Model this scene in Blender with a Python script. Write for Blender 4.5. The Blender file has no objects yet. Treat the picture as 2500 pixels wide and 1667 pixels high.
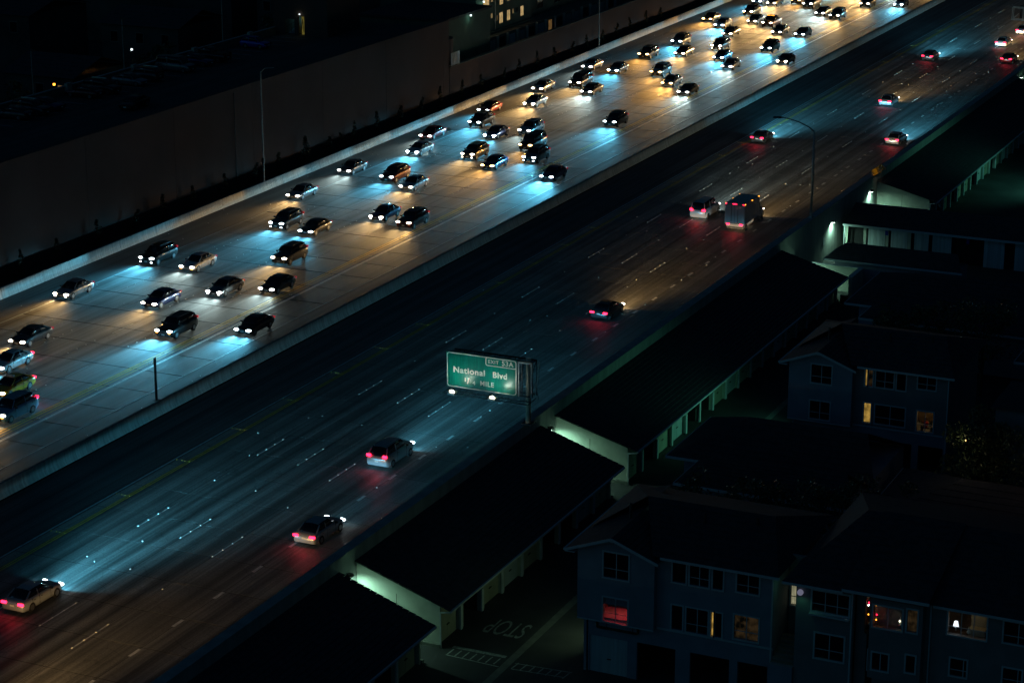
import bpy, bmesh, math, random
from mathutils import Vector, Matrix
S = bpy.context.scene
COL = S.collection
R = math.radians
rnd = random.Random(7)

# ------------------------------------------------------------------ camera
PITCH, YAW = R(17.0189), R(24.9005)
ca, sa, cp, sp = math.cos(YAW), math.sin(YAW), math.cos(PITCH), math.sin(PITCH)
Rv = Vector((ca, sa, 0)); Fv = Vector((-sa * cp, ca * cp, -sp)); Uv = Rv.cross(Fv)
cam = bpy.data.cameras.new('camera'); cam.sensor_width = 36; cam.lens = 79.2
cam.clip_start = 1; cam.clip_end = 5000
co = bpy.data.objects.new('camera', cam); COL.objects.link(co)
m = Matrix((Rv, Uv, -Fv)).transposed().to_4x4(); m.translation = Vector((0, 0, 53)); co.matrix_world = m
S.camera = co
# ------------------------------------------------------------------ night sky, moon, exposure
W = bpy.data.worlds.new('World'); S.world = W; W.use_nodes = True
nt = W.node_tree; nt.nodes.clear()
sky = nt.nodes.new('ShaderNodeTexSky'); sky.sky_type = 'NISHITA'; sky.sun_disc = False
sky.sun_elevation = R(-4); sky.sun_rotation = R(200); sky.altitude = 0
mul = nt.nodes.new('ShaderNodeMix'); mul.data_type = 'RGBA'; mul.blend_type = 'MULTIPLY'; mul.inputs[0].default_value = 1
mul.inputs[7].default_value = (0.13, 0.55, .88, 1)
bg = nt.nodes.new('ShaderNodeBackground'); bg.inputs[1].default_value = 0.8
wo = nt.nodes.new('ShaderNodeOutputWorld')
nt.links.new(sky.outputs[0], mul.inputs[6]); nt.links.new(mul.outputs[2], bg.inputs[0]); nt.links.new(bg.outputs[0], wo.inputs[0])
sl = bpy.data.lights.new('moon', 'SUN'); sl.energy = 0.012; sl.color = (0.25, 0.6, 1.0); sl.angle = R(8)
so = bpy.data.objects.new('moon', sl); COL.objects.link(so)
so.rotation_euler = Vector((0.75, 0.62, -0.55)).to_track_quat('-Z', 'Y').to_euler()
vs = S.view_settings; vs.view_transform = 'Standard'; vs.look = 'None'; vs.exposure = 0; vs.gamma = 1; vs.use_curve_mapping = False
S.render.engine = 'CYCLES'
cy = S.cycles; cy.use_denoising = True; cy.use_light_tree = True; cy.max_bounces = 5
cy.diffuse_bounces = 2; cy.glossy_bounces = 3; cy.transparent_max_bounces = 8; cy.caustics_reflective = False; cy.caustics_refractive = False
cy.sample_clamp_indirect = 2.0

# ------------------------------------------------------------------ materials
def nodes(name):
    mt = bpy.data.materials.new(name); mt.use_nodes = True
    t = mt.node_tree; return mt, t, t.nodes['Principled BSDF'], t.nodes.new, t.links.new
def mat(name, c, rough=0.7, ns=3.0, amt=0.25, bump=0.15, spec=0.4, metal=0.0, objvar=0.0, stretch=(1, 1, 1), bscale=25):
    mt, t, b, N, L = nodes(name)
    b.inputs['Roughness'].default_value = rough; b.inputs['Specular IOR Level'].default_value = spec
    b.inputs['Metallic'].default_value = metal
    g = N('ShaderNodeNewGeometry'); mp = N('ShaderNodeMapping'); mp.inputs['Scale'].default_value = stretch
    L(g.outputs['Position'], mp.inputs[0])
    n = N('ShaderNodeTexNoise'); n.inputs['Scale'].default_value = ns; n.inputs['Detail'].default_value = 6
    L(mp.outputs[0], n.inputs[0])
    r = N('ShaderNodeMapRange'); r.inputs[1].default_value = 0.3; r.inputs[2].default_value = 0.7
    r.inputs[3].default_value = 1 - amt; r.inputs[4].default_value = 1 + amt
    L(n.outputs[0], r.inputs[0])
    v = r.outputs[0]
    if objvar:
        oi = N('ShaderNodeObjectInfo'); q = N('ShaderNodeMapRange')
        q.inputs[3].default_value = 1 - objvar; q.inputs[4].default_value = 1 + objvar
        L(oi.outputs['Random'], q.inputs[0]); mm = N('ShaderNodeMath'); mm.operation = 'MULTIPLY'
        L(v, mm.inputs[0]); L(q.outputs[0], mm.inputs[1]); v = mm.outputs[0]
    x = N('ShaderNodeVectorMath'); x.operation = 'SCALE'; x.inputs[0].default_value = c
    L(v, x.inputs['Scale']); L(x.outputs[0], b.inputs['Base Color'])
    if bump:
        n2 = N('ShaderNodeTexNoise'); n2.inputs['Scale'].default_value = bscale; n2.inputs['Detail'].default_value = 4
        L(g.outputs['Position'], n2.inputs[0]); bp = N('ShaderNodeBump'); bp.inputs['Strength'].default_value = bump
        bp.inputs['Distance'].default_value = 0.02; L(n2.outputs[0], bp.inputs['Height']); L(bp.outputs[0], b.inputs['Normal'])
    return mt
def plain(name, c, rough=0.5, metal=0, spec=0.5, coat=0):
    mt, t, b, N, L = nodes(name)
    b.inputs['Base Color'].default_value = (*c, 1); b.inputs['Roughness'].default_value = rough
    b.inputs['Metallic'].default_value = metal; b.inputs['Specular IOR Level'].default_value = spec
    b.inputs['Coat Weight'].default_value = coat
    return mt
def emit(name, c, s, sample=False, var=0.0):
    mt, t, b, N, L = nodes(name)
    b.inputs['Base Color'].default_value = (*[min(.8, k * (.12 if s < .6 else 1)) for k in c], 1)
    b.inputs['Emission Color'].default_value = (*c, 1); b.inputs['Emission Strength'].default_value = s
    if var:
        g = N('ShaderNodeNewGeometry'); n = N('ShaderNodeTexNoise'); n.inputs['Scale'].default_value = 2.5; L(g.outputs['Position'], n.inputs[0])
        r = N('ShaderNodeMapRange'); r.inputs[1].default_value = .35; r.inputs[2].default_value = .65
        r.inputs[3].default_value = s * (1 - var); r.inputs[4].default_value = s * (1 + var); L(n.outputs[0], r.inputs[0]); L(r.outputs[0], b.inputs['Emission Strength'])
    if not sample: mt.cycles.emission_sampling = 'NONE'
    return mt
def pavement(name, base, rough, streak, seed, crack=0.0, objvar=0.08):
    """worn pavement: bands along the lanes (tyre polish, oil), blotches, fine grain, hairline cracks"""
    mt, t, b, N, L = nodes(name)
    g = N('ShaderNodeNewGeometry')
    def noise(sc, st, det=5, off=0):
        mp = N('ShaderNodeMapping'); mp.inputs['Scale'].default_value = st; mp.inputs['Location'].default_value = (seed + off, off * 3.1, 0)
        L(g.outputs['Position'], mp.inputs[0]); n = N('ShaderNodeTexNoise'); n.inputs['Scale'].default_value = sc; n.inputs['Detail'].default_value = det
        L(mp.outputs[0], n.inputs[0]); return n.outputs[0]
    def rng(v, a, bb, c, d):
        r = N('ShaderNodeMapRange'); r.inputs[1].default_value = a; r.inputs[2].default_value = bb; r.inputs[3].default_value = c; r.inputs[4].default_value = d
        L(v, r.inputs[0]); return r.outputs[0]
    def mulv(a, c):
        x = N('ShaderNodeMath'); x.operation = 'MULTIPLY'; L(a, x.inputs[0]); L(c, x.inputs[1]); return x.outputs[0]
    v = rng(noise(1.0, (1.3, 0.012, 1), 4), .35, .65, 1 - streak, 1 + streak)
    v = mulv(v, rng(noise(1.0, (5.0, 0.05, 1), 4, 9), .35, .65, 1 - streak * .5, 1 + streak * .5))
    v = mulv(v, rng(noise(.25, (1, 1, 1), 6, 3), .3, .7, .86, 1.14))
    v = mulv(v, rng(noise(9, (1, 1, 1), 5, 5), .3, .7, .75, 1.25))
    if objvar:
        oi = N('ShaderNodeObjectInfo'); v = mulv(v, rng(oi.outputs['Random'], 0, 1, 1 - objvar, 1 + objvar))
    if crack:
        vo = N('ShaderNodeTexVoronoi'); vo.feature = 'DISTANCE_TO_EDGE'; vo.inputs['Scale'].default_value = .35
        w = N('ShaderNodeVectorMath'); w.operation = 'ADD'; nn = N('ShaderNodeTexNoise'); nn.inputs['Scale'].default_value = .8; nn.inputs['Detail'].default_value = 6
        L(g.outputs['Position'], nn.inputs[0]); L(g.outputs['Position'], w.inputs[0]); L(nn.outputs['Color'], w.inputs[1]); L(w.outputs[0], vo.inputs['Vector'])
        v = mulv(v, rng(vo.outputs[0], 0.0, .012, 1 - crack, 1))
    x = N('ShaderNodeVectorMath'); x.operation = 'SCALE'; x.inputs[0].default_value = base; L(v, x.inputs['Scale']); L(x.outputs[0], b.inputs['Base Color'])
    L(rng(noise(.7, (1.5, .03, 1), 5, 7), .3, .7, rough - .1, rough + .12), b.inputs['Roughness']); b.inputs['Specular IOR Level'].default_value = .28
    bp = N('ShaderNodeBump'); bp.inputs['Strength'].default_value = .55; bp.inputs['Distance'].default_value = .012
    L(noise(40, (1, 1, 1), 3, 2), bp.inputs['Height']); L(bp.outputs[0], b.inputs['Normal'])
    return mt

M = {}
M['slabL'] = pavement('road_concrete_oncoming', (.142, .15, .152), .72, .5, 0, .3)
M['slabR'] = pavement('road_concrete_outbound', (.20, .20, .19), .55, .45, 40, .3)
M['asphalt'] = pavement('asphalt', (.10, .102, .105), .75, .3, 80, 0)
M['deck'] = pavement('deck_concrete', (.08, .085, .085), .8, .15, 30, 0)
M['gap'] = mat('joint_filler', (.012, .012, .012), .9, 2, .2, 0)
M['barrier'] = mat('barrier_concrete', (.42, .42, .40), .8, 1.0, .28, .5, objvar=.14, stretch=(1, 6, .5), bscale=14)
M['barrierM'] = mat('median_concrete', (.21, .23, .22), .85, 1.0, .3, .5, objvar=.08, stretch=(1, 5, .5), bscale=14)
M['apt'] = mat('dark_green_render', (.10, .15, .12), .9, .3, .25, .3)
M['farwall'] = mat('dim_house_render', (.07, .075, .07), .9, .3, .4, .3)
M['wall'] = mat('big_wall_render', (.105, .07, .066), .9, .12, .22, .3)
M['retain'] = mat('retaining_wall_concrete', (.38, .40, .38), .85, .8, .2, .4, stretch=(1, 1.6, .3))
M['yard'] = mat('yard_asphalt', (.05, .052, .055), .85, .4, .3, .3)
M['soil'] = mat('planting_soil', (.05, .045, .035), .95, 1, .4, .5)
M['farground'] = mat('dark_ground', (.03, .032, .033), .95, .2, .4, .2)
M['gutter'] = mat('gutter_concrete', (.16, .17, .15), .85, 1.5, .2, .2)
M['paintW'] = mat('white_road_paint', (.82, .83, .80), .6, 6, .3, .2, stretch=(1, .4, 1))
M['paintY'] = mat('yellow_road_paint', (.75, .50, .05), .6, 6, .25, .2, stretch=(1, .4, 1))
M['paintB'] = mat('faded_white_paint', (.35, .45, .5), .65, 6, .3, .2, stretch=(1, .4, 1))
M['paintOld'] = mat('worn_street_paint', (.33, .36, .33), .8, 7, .5, .2)
M['dot'] = plain('reflector_white', (.9, .9, .85), .3)
M['dotY'] = plain('reflector_yellow', (.9, .6, .08), .3)
M['roof'] = mat('dark_roof_tiles', (.05, .052, .06), .85, 2.5, .3, .4, objvar=.1)
M['stucco'] = mat('garage_stucco', (.42, .46, .40), .9, 1.2, .12, .3)
M['door'] = mat('garage_door_paint', (.40, .40, .30), .8, .9, .12, .1, objvar=.18)
M['doorW'] = mat('pale_door_paint', (.50, .58, .60), .7, .9, .15, .1, objvar=.15, stretch=(6, 1, .3))
M['pillar'] = mat('white_pillar_paint', (.62, .68, .72), .7, 2, .12, .1)
M['trim'] = mat('white_trim_paint', (.48, .54, .58), .6, 2, .08, .05)
M['house'] = mat('house_stucco', (.24, .28, .34), .9, .8, .12, .35)
M['house2'] = mat('grey_house_stucco', (.20, .21, .22), .9, .8, .12, .35)
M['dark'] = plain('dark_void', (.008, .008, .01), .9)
M['glass'] = plain('dark_window_glass', (.008, .010, .014), .08, 0, .6)
M['metal'] = mat('galvanised_steel', (.38, .42, .42), .45, 5, .2, .05, metal=.7)
M['darkmetal'] = mat('dark_steel', (.06, .065, .07), .5, 5, .2, .05, metal=.5)
M['black'] = plain('black_plastic', (.012, .012, .013), .45)
M['tyre'] = plain('tyre_rubber', (.015, .015, .016), .8)
M['rim'] = plain('wheel_alloy', (.45, .46, .48), .3, .9)
M['chrome'] = plain('chrome', (.6, .6, .62), .15, 1)
M['plate'] = plain('number_plate', (.75, .75, .72), .4)
M['signgreen'] = mat('sign_green', (.0, .22, .165), .30, 1.5, .18, .02, spec=.35, stretch=(5, 1, .5))
M['signwhite'] = plain('sign_white', (.80, .82, .74), .4)
M['signyellow'] = mat('sign_amber', (.75, .36, .01), .5, 3, .12, .05)
M['leaf'] = mat('leaves', (.05, .08, .035), .45, 3, .5, 0, spec=.5)
M['shrub'] = mat('shrub_leaves', (.035, .05, .03), .6, 3, .5, 0)
M['bark'] = mat('bark', (.07, .055, .04), .9, 6, .4, .5)
M['skin'] = plain('skin', (.5, .3, .22), .6)
M['winwarm'] = emit('lit_curtain', (1.0, .68, .28), .55, var=.25)
M['winwarm2'] = emit('lit_room_glow', (1.0, .55, .18), .12, var=.3)
M['blind'] = emit('lit_blind_slat', (1.0, .60, .12), .36, var=.5)
M['blinddim'] = emit('dim_blind_slat', (1.0, .6, .25), .014, var=.95)
M['greylit'] = emit('lit_pale_blind', (.95, .9, .55), .26, var=.3)
M['yellowlit'] = emit('lit_doorway', (1, .8, .15), .10, var=.2)
M['bulb'] = emit('bulb', (.85, .95, 1.0), 1.6)
M['bulbG'] = emit('green_white_lens', (.75, 1, .88), 14)
M['bulbW'] = emit('warm_lens', (1, .88, .62), 9)
M['amber'] = emit('amber_lamp', (1.0, .36, .03), 5)
M['tail'] = emit('tail_lamp_lit', (1.0, .012, .05), 8)
M['tailoff'] = plain('tail_lamp_off', (.18, .01, .01), .25)
M['taildim'] = emit('tail_lamp', (.9, .02, .05), .5)
HC = {'w': (1.0, .60, .22), 'c': (.13, .64, .95), 'n': (.72, .95, .92), 'a': (1.0, .50, .12)}
LC = {'w': (1.0, .86, .66), 'c': (.80, .95, 1.0), 'n': (1.0, .97, .92), 'a': (1.0, .62, .22)}
for k, c in LC.items(): M['lens_' + k] = emit('headlamp_' + k, c, 12)
CARC = {'black': (.012, .013, .015), 'dark grey': (.05, .055, .06), 'silver': (.42, .45, .48), 'white': (.72, .74, .76), 'dark red': (.12, .008, .01),
        'red': (.42, .015, .02), 'dark blue': (.01, .03, .12), 'blue': (.015, .06, .45), 'yellow': (.7, .42, .02), 'pale blue': (.25, .45, .62), 'grey': (.18, .19, .20)}
for k, c in CARC.items():
    M['car_' + k] = plain('car_paint_' + k.replace(' ', '_'), c, .28, .1 if k in ('white', 'yellow') else .35, .5, .6)
def glassmat():
    mt, t, b, N, L = nodes('clear_window_glass')
    tr = N('ShaderNodeBsdfTransparent'); gl = N('ShaderNodeBsdfGlossy'); gl.inputs['Roughness'].default_value = .05
    mx = N('ShaderNodeMixShader'); mx.inputs[0].default_value = .07
    L(tr.outputs[0], mx.inputs[1]); L(gl.outputs[0], mx.inputs[2]); L(mx.outputs[0], t.nodes['Material Output'].inputs[0]); return mt
M['clear'] = glassmat()
M['roomwall'] = mat('room_wall', (.10, .075, .05), .9, 1.6, .8, 0)
def blanket():
    mt, t, b, N, L = nodes('red_patterned_cloth')
    g = N('ShaderNodeNewGeometry'); v = N('ShaderNodeTexVoronoi'); v.inputs['Scale'].default_value = 5; L(g.outputs['Position'], v.inputs['Vector'])
    r = N('ShaderNodeValToRGB'); r.color_ramp.elements[0].color = (1, .45, .5, 1); r.color_ramp.elements[0].position = .18
    r.color_ramp.elements[1].color = (.75, .0, .03, 1); r.color_ramp.elements[1].position = .34
    L(v.outputs['Distance'], r.inputs[0]); L(r.outputs[0], b.inputs['Base Color']); return mt
M['blanket'] = blanket()

# ------------------------------------------------------------------ mesh helpers
class MB:
    def __init__(s): s.v = []; s.f = []; s.mi = []; s.ms = []
    def _m(s, m):
        if m not in s.ms: s.ms.append(m)
        return s.ms.index(m)
    def quadbox(s, c, m=None):           # 8 corners: bottom 4 ccw, top 4 ccw
        i = len(s.v); s.v += [tuple(p) for p in c]
        s.f += [(i, i+3, i+2, i+1), (i+4, i+5, i+6, i+7), (i, i+1, i+5, i+4), (i+1, i+2, i+6, i+5), (i+2, i+3, i+7, i+6), (i+3, i, i+4, i+7)]
        s.mi += [s._m(m)] * 6; return s
    def box(s, x0, x1, y0, y1, z0, z1, m=None):
        x0, x1 = sorted((x0, x1)); y0, y1 = sorted((y0, y1)); z0, z1 = sorted((z0, z1))
        return s.quadbox([(x0, y0, z0), (x1, y0, z0), (x1, y1, z0), (x0, y1, z0), (x0, y0, z1), (x1, y0, z1), (x1, y1, z1), (x0, y1, z1)], m)
    def face(s, pts, m=None):
        i = len(s.v); s.v += [tuple(p) for p in pts]; s.f.append(tuple(range(i, i + len(pts)))); s.mi.append(s._m(m)); return s
    def bar(s, a, b, w, h=None, m=None):
        a = Vector(a); b = Vector(b); d = (b - a).normalized(); h = h or w
        u = d.cross(Vector((0, 0, 1)));
        if u.length < 1e-3: u = Vector((1, 0, 0))
        u.normalize(); n = u.cross(d); u *= w / 2; n *= h / 2
        return s.quadbox([a - u - n, a + u - n, a + u + n, a - u + n, b - u - n, b + u - n, b + u + n, b - u + n], m)
    def tube(s, pts, rs, seg=8, m=None, cap=True):
        pts = [Vector(p) for p in pts]; rings = []
        for k, p in enumerate(pts):
            d = (pts[min(k + 1, len(pts) - 1)] - pts[max(k - 1, 0)]).normalized()
            u = d.cross(Vector((0, 1, 0)));
            if u.length < .1: u = d.cross(Vector((1, 0, 0)))
            u.normalize(); w = d.cross(u); r = rs[k] if isinstance(rs, (list, tuple)) else rs
            i = len(s.v); rings.append(i)
            s.v += [tuple(p + (u * math.cos(2 * math.pi * j / seg) + w * math.sin(2 * math.pi * j / seg)) * r) for j in range(seg)]
        mi = s._m(m)
        for a, b in zip(rings, rings[1:]):
            for j in range(seg): s.f.append((a + j, a + (j + 1) % seg, b + (j + 1) % seg, b + j)); s.mi.append(mi)
        if cap:
            s.f.append(tuple(rings[0] + j for j in range(seg))[::-1]); s.f.append(tuple(rings[-1] + j for j in range(seg))); s.mi += [mi, mi]
        return s
    def mesh(s, name, default=None, smooth=False):
        me = bpy.data.meshes.new(name); me.from_pydata(s.v, [], s.f)
        for k in s.ms: me.materials.append(k if k else default)
        for p, i in zip(me.polygons, s.mi): p.material_index = i
        bm = bmesh.new(); bm.from_mesh(me); bmesh.ops.recalc_face_normals(bm, faces=bm.faces)
        if smooth:
            bmesh.ops.remove_doubles(bm, verts=bm.verts, dist=.001)
            for f in bm.faces: f.smooth = True
        bm.to_mesh(me); bm.free(); return me
def link(name, me, parent=None, loc=None, **kw):
    o = bpy.data.objects.new(name, me); COL.objects.link(o)
    if parent: o.parent = parent
    if loc: o.location = loc
    for k, v in kw.items(): o[k] = v
    return o
def obj(name, mb, mt, parent=None, loc=None, smooth=False, **kw):
    return link(name, mb.mesh(name, mt, smooth), parent, loc, **kw)
def thing(name, label, cat, loc=(0, 0, 0), rz=0, group=None):
    o = bpy.data.objects.new(name, None); COL.objects.link(o); o.location = loc; o.rotation_euler = (0, 0, rz); o.empty_display_size = .3
    o['label'] = label; o['category'] = cat
    if group: o['group'] = group
    return o
def lab(o, label, cat, group=None):
    o['label'] = label; o['category'] = cat
    if group: o['group'] = group
    return o
def copytree(o, parent=None):
    c = o.copy(); COL.objects.link(c); c.parent = parent
    for ch in list(o.children): copytree(ch, c)
    return c
ORD = ['first', 'second', 'third', 'fourth', 'fifth', 'sixth', 'seventh', 'eighth', 'ninth', 'tenth', 'eleventh', 'twelfth', 'thirteenth', 'fourteenth',
       'fifteenth', 'sixteenth', 'seventeenth', 'eighteenth', 'nineteenth', 'twentieth'] + ['%d%s' % (n, {1: 'st', 2: 'nd', 3: 'rd'}.get(n % 10, 'th')) for n in range(21, 90)]
def lamp(name, kind, loc, energy, color, parent=None, rot=None, size=None, blend=.5, rad=.05):
    l = bpy.data.lights.new(name, kind); l.energy = energy; l.color = color; l.shadow_soft_size = rad
    if kind == 'SPOT': l.spot_size = R(size or 90); l.spot_blend = blend
    o = bpy.data.objects.new(name, l); COL.objects.link(o); o.location = loc
    if rot: o.rotation_euler = rot
    if parent: o.parent = parent
    return o

# ------------------------------------------------------------------ ground and freeway
def gz(y):       # level of the yards beside the freeway
    P = [(0, -5.0), (111, -4.7), (142, -4.45), (193, -4.1), (225, -4.2), (290, -4.0), (420, -3.6)]
    if y <= P[0][0]: return P[0][1]
    for (a, za), (b, zb) in zip(P, P[1:]):
        if y <= b: return za + (zb - za) * (y - a) / (b - a)
    return P[-1][1]
def barx(y):     # left barrier line bends very slightly
    return -117.75 - max(0, min(1, (y - 150) / 150)) * 1.35
g = MB(); ys = [-100, 0, 60, 111, 142, 165, 193, 205, 225, 250, 290, 340, 420, 1500]
for a, b in zip(ys, ys[1:]): g.face([(-62.2, a, gz(a)), (400, a, gz(a)), (400, b, gz(b)), (-62.2, b, gz(b))])
obj('ground', g, M['yard'], kind='structure')
g = MB(); g.face([(-900, -100, -.6), (-117.9, -100, -.6), (-117.9, 1500, -.6), (-900, 1500, -.6)]); obj('ground', g, M['farground'], kind='structure')
rd = obj('freeway', MB().box(-119.5, -88.6, -20, 900, -1.2, -.04).box(-88.597, -62.9, -20, 900, -1.2, -.003), M['gap'], kind='structure')
def slabs(cols, mt, y0, per, n, gap, stuffto):
    for x0, x1 in cols:
        me = MB().box(x0 + .015, x1 - .015, gap / 2, per - gap / 2, -.05, 0).mesh('slab', mt)
        me2 = None
        for k in range(n):
            link('slab', me, rd, (0, y0 + k * per, 0))
    s = MB(); y = y0 + n * per
    while y < stuffto:
        for x0, x1 in cols: s.box(x0 + gap / 2, x1 - gap / 2, y + gap / 2, y + per - gap / 2, -.05, 0)
        y += per
    y = y0 - per
    while y > -20:
        for x0, x1 in cols: s.box(x0 + gap / 2, x1 - gap / 2, y + gap / 2, y + per - gap / 2, -.05, 0)
        y -= per
    obj('slab_field', s, mt, rd, kind='stuff')
slabs([(-113.5, -110.1), (-110.1, -106.8), (-106.8, -103.45), (-103.45, -100.1), (-100.1, -96.6), (-96.6, -91.8)], M['slabL'], 138.2 - 4.4 * 5, 4.4, 50, .10, 700)
slabs([(-82.15, -77.6), (-77.6, -74.05), (-74.05, -70.6), (-70.6, -67.1), (-67.1, -64.0)], M['slabR'], 112.74 - 4.28 * 7, 4.28, 60, .05, 700)
sh = MB().box(-91.8, -88.9, -20, 900, -.05, -.001).box(-88.1, -82.15, -20, 900, -.05, -.001).box(-119.3, -113.5, -20, 900, -.05, -.001).box(-64.0, -62.9, -20, 900, -.05, -.001)
obj('road_shoulder', sh, M['asphalt'], kind='structure')
pw = MB(); py = MB(); pb = MB(); Z = .004
def strip(b, x, y0, y1, w): b.face([(x - w/2, y0, Z), (x + w/2, y0, Z), (x + w/2, y1, Z), (x - w/2, y1, Z)])
strip(pw, -95.45, 20, 700, .28); strip(pw, -63.75, 20, 700, .13); strip(pb, -82.3, 20, 700, .14); strip(pb, -113.4, 20, 700, .10)
strip(pw, -91.95, 20, 700, .08)
for x in (-96.71, -96.41): strip(py, x, 20, 700, .16)
for x in (-96.02,): strip(py, x, 20, 700, .08)
for x in (-81.25, -81.05): strip(py, x, 20, 700, .09)
dots = MB(); dotsY = MB()
def dot(b, x, y, r=.042):
    b.quadbox([(x - r, y - r, Z), (x + r, y - r, Z), (x + r, y + r, Z), (x - r, y + r, Z), (x - r*.6, y - r*.6, .035), (x + r*.6, y - r*.6, .035), (x + r*.6, y + r*.6, .035), (x - r*.6, y + r*.6, .035)])
for x, ph in ((-77.58, 2.0), (-74.05, 1.6), (-70.6, 0.0)):
    y = 93.9 + {2.0: 2.2, 1.6: 1.65, 0.0: -.1}[ph]
    y -= 14.6 * 4
    while y < 600:
        strip(pw, x, y, y + 3.75, .11)
        for k in range(4): dot(dots, x, y + .15 + k * 1.15)
        dot(dots, x, y + 9.2); y += 14.6
y = 94.8 - 4.4 * 15
while y < 600:
    strip(pw, -67.1, y, y + 1.05, .22)
    if int(y) % 3 == 0: dot(dots, -67.1, y + 2.7)
    y += 4.37
y = 107.85 - 7.2 * 12
while y < 600:
    for x in (-82.1, -81.7, -81.45, -81.08): dot(dotsY, x, y, .02)
    for x in (-96.75, -96.1, -95.9): dot(dots, x, y + 3.2, .05)
    dot(dots, -95.3, y + 3.2, .05)
    y += 7.2
for x in (-100.1, -103.45, -106.8, -110.1):
    y = 138.6 - 14.6 * 3 + (x * 7 % 5)
    while y < 600:
        for k in range(4): dot(dots, x, y + k * 1.22, .05)
        if x > -106: strip(pb, x + .1, y + 6, y + 9, .07)
        y += 14.6
mk = obj('road_markings', pw, M['paintW'], kind='structure')
obj('yellow_lines', py, M['paintY'], kind='structure'); obj('faded_lines', pb, M['paintB'], kind='structure')
# scattered grit and litter on the lanes
for k in range(260):
    x = rnd.choice((rnd.uniform(-118, -113), rnd.uniform(-113, -91), rnd.uniform(-82, -64), rnd.uniform(-91.5, -89.2))); y = rnd.uniform(100, 330)
    dot(dots, x, y, rnd.uniform(.02, .05))
obj('road_reflectors', dots, M['dot'], kind='stuff', label='small raised white reflector dots along the lane lines', category='road reflectors')
obj('yellow_reflectors', dotsY, M['dotY'], kind='stuff', label='small yellow reflector dots beside the carpool lane lines', category='road reflectors')

# barriers: every cast length is a piece
def jersey(h, wb, wt, ln):
    b = MB(); pr = [(-wb/2, 0), (-wb/2, .08), (-wt/2 - .08, .33), (-wt/2, h), (wt/2, h), (wt/2 + .08, .33), (wb/2, .08), (wb/2, 0)]
    n = len(pr); i = 0
    for y in (0, ln):
        b.v += [(x, y, z) for x, z in pr]
    for j in range(n): b.f.append((j, (j + 1) % n, n + (j + 1) % n, n + j)); b.mi.append(b._m(None))
    b.f.append(tuple(range(n))[::-1]); b.f.append(tuple(range(n, 2 * n))); b.mi += [0, 0]
    return b
LB = thing('concrete_barrier', 'long pale concrete barrier lit by headlights between oncoming lanes and big wall', 'barrier', (-117.75, 90, 0))
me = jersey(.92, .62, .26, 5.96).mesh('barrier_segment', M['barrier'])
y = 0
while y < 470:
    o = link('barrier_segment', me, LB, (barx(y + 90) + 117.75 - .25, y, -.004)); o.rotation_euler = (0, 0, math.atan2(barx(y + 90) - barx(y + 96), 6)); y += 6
MBr = thing('median_barrier', 'grey concrete median barrier between the two directions of the freeway', 'barrier', (-88.5, 60, 0))
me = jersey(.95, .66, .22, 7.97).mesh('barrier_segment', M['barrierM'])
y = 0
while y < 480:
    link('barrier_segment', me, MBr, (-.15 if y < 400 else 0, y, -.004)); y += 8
# right edge: retaining wall with parapet
RW = thing('retaining_wall', 'pale concrete retaining wall holding up the right edge of the freeway above the garages', 'wall', (-62.4, 0, 0))
y = 60
while y < 430:
    z0 = gz(y) - .8
    obj('wall_panel', MB().box(-.62, 0, 0, 9.0, z0, .85), M['retain'], RW, (0, y, 0)); y += 9.01
obj('wall_cap', MB().box(-.68, .05, 60, 430, .853, .90), M['retain'], RW)

# big wall on the left and the strip of shrubs
BW = thing('big_wall', 'very tall plain brown wall running behind the concrete barrier on the far side', 'wall', (-122, 0, 0))
y = 95
zt = 10.1
while y < 244:
    w = min(14.8, 244.6 - y)
    obj('wall_panel', MB().box(-.5, 0, 0, w - .03, -.8, zt), M['wall'], BW, (0, y, 0)); y += w
obj('drain_pipe', MB().tube([(.1, 194.9, -.5), (.1, 194.9, 9.8)], .05), M['darkmetal'], BW)
obj('coping', MB().box(-.55, .06, 95, 244.6, 10.103, 10.2), M['wall'], BW)
LW = thing('terrace_wall', 'lower reddish brown wall continuing past the tall wall below the lit apartments', 'wall', (-122, 244.7, 0))
y = 0
while y < 180:
    obj('wall_panel', MB().box(-.4, 0, 0, 14.98, -.8, 4.3), M['wall'], LW, (0, y, 0)); y += 15
obj('coping', MB().box(-.5, .05, 0, 180, 4.303, 4.4), M['gutter'], LW)
obj('planting_strip', MB().box(-121.9, -118.6, 80, 430, -.59, -.2), M['soil'], kind='structure')
SP = [157.0, 162.5, 168.8, 174.0, 179.8, 185.2, 191.2, 196.2, 201.9, 207.7, 212.9, 216.6, 218.5, 224, 229.7, 233.9, 240.1, 246.1, 251.5, 257.5, 262.9, 268.6, 274.2, 279.3, 285.2, 290.8, 296.2, 302.1, 307.4, 313.0]
SH = [2.3, 2.1, 2.4, 2.1, 2.5, 2.2, 2.2, 2.2, 2.3, 2.9, 1.9, 1.7, 2.6, 2.8, 2.4, 2.7, 2.9, 2.65, 2.5, 2.4, 2.6, 2.8, 2.4, 2.3, 2.5, 2.3, 2.5, 2.5, 2.7, 2.4]
def leafcloud(b, c, rx, ry, rz, n, s, rr, shape=1.0):
    for _ in range(n):
        while True:
            p = Vector((rr.uniform(-1, 1), rr.uniform(-1, 1), rr.uniform(-1, 1)))
            if .25 < p.length <= 1: break
        p = Vector((p.x * rx, p.y * ry, p.z * rz)) + Vector(c)
        a = Vector((rr.uniform(-1, 1), rr.uniform(-1, 1), rr.uniform(-1, 1))).normalized() * s * rr.uniform(.6, 1.3)
        q = a.cross(Vector((rr.uniform(-1, 1), rr.uniform(-1, 1), rr.uniform(-1, 1)))); q = q.normalized() * s * .45
        b.face([p - a, p + q, p + a, p - q])
shr = []
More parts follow.
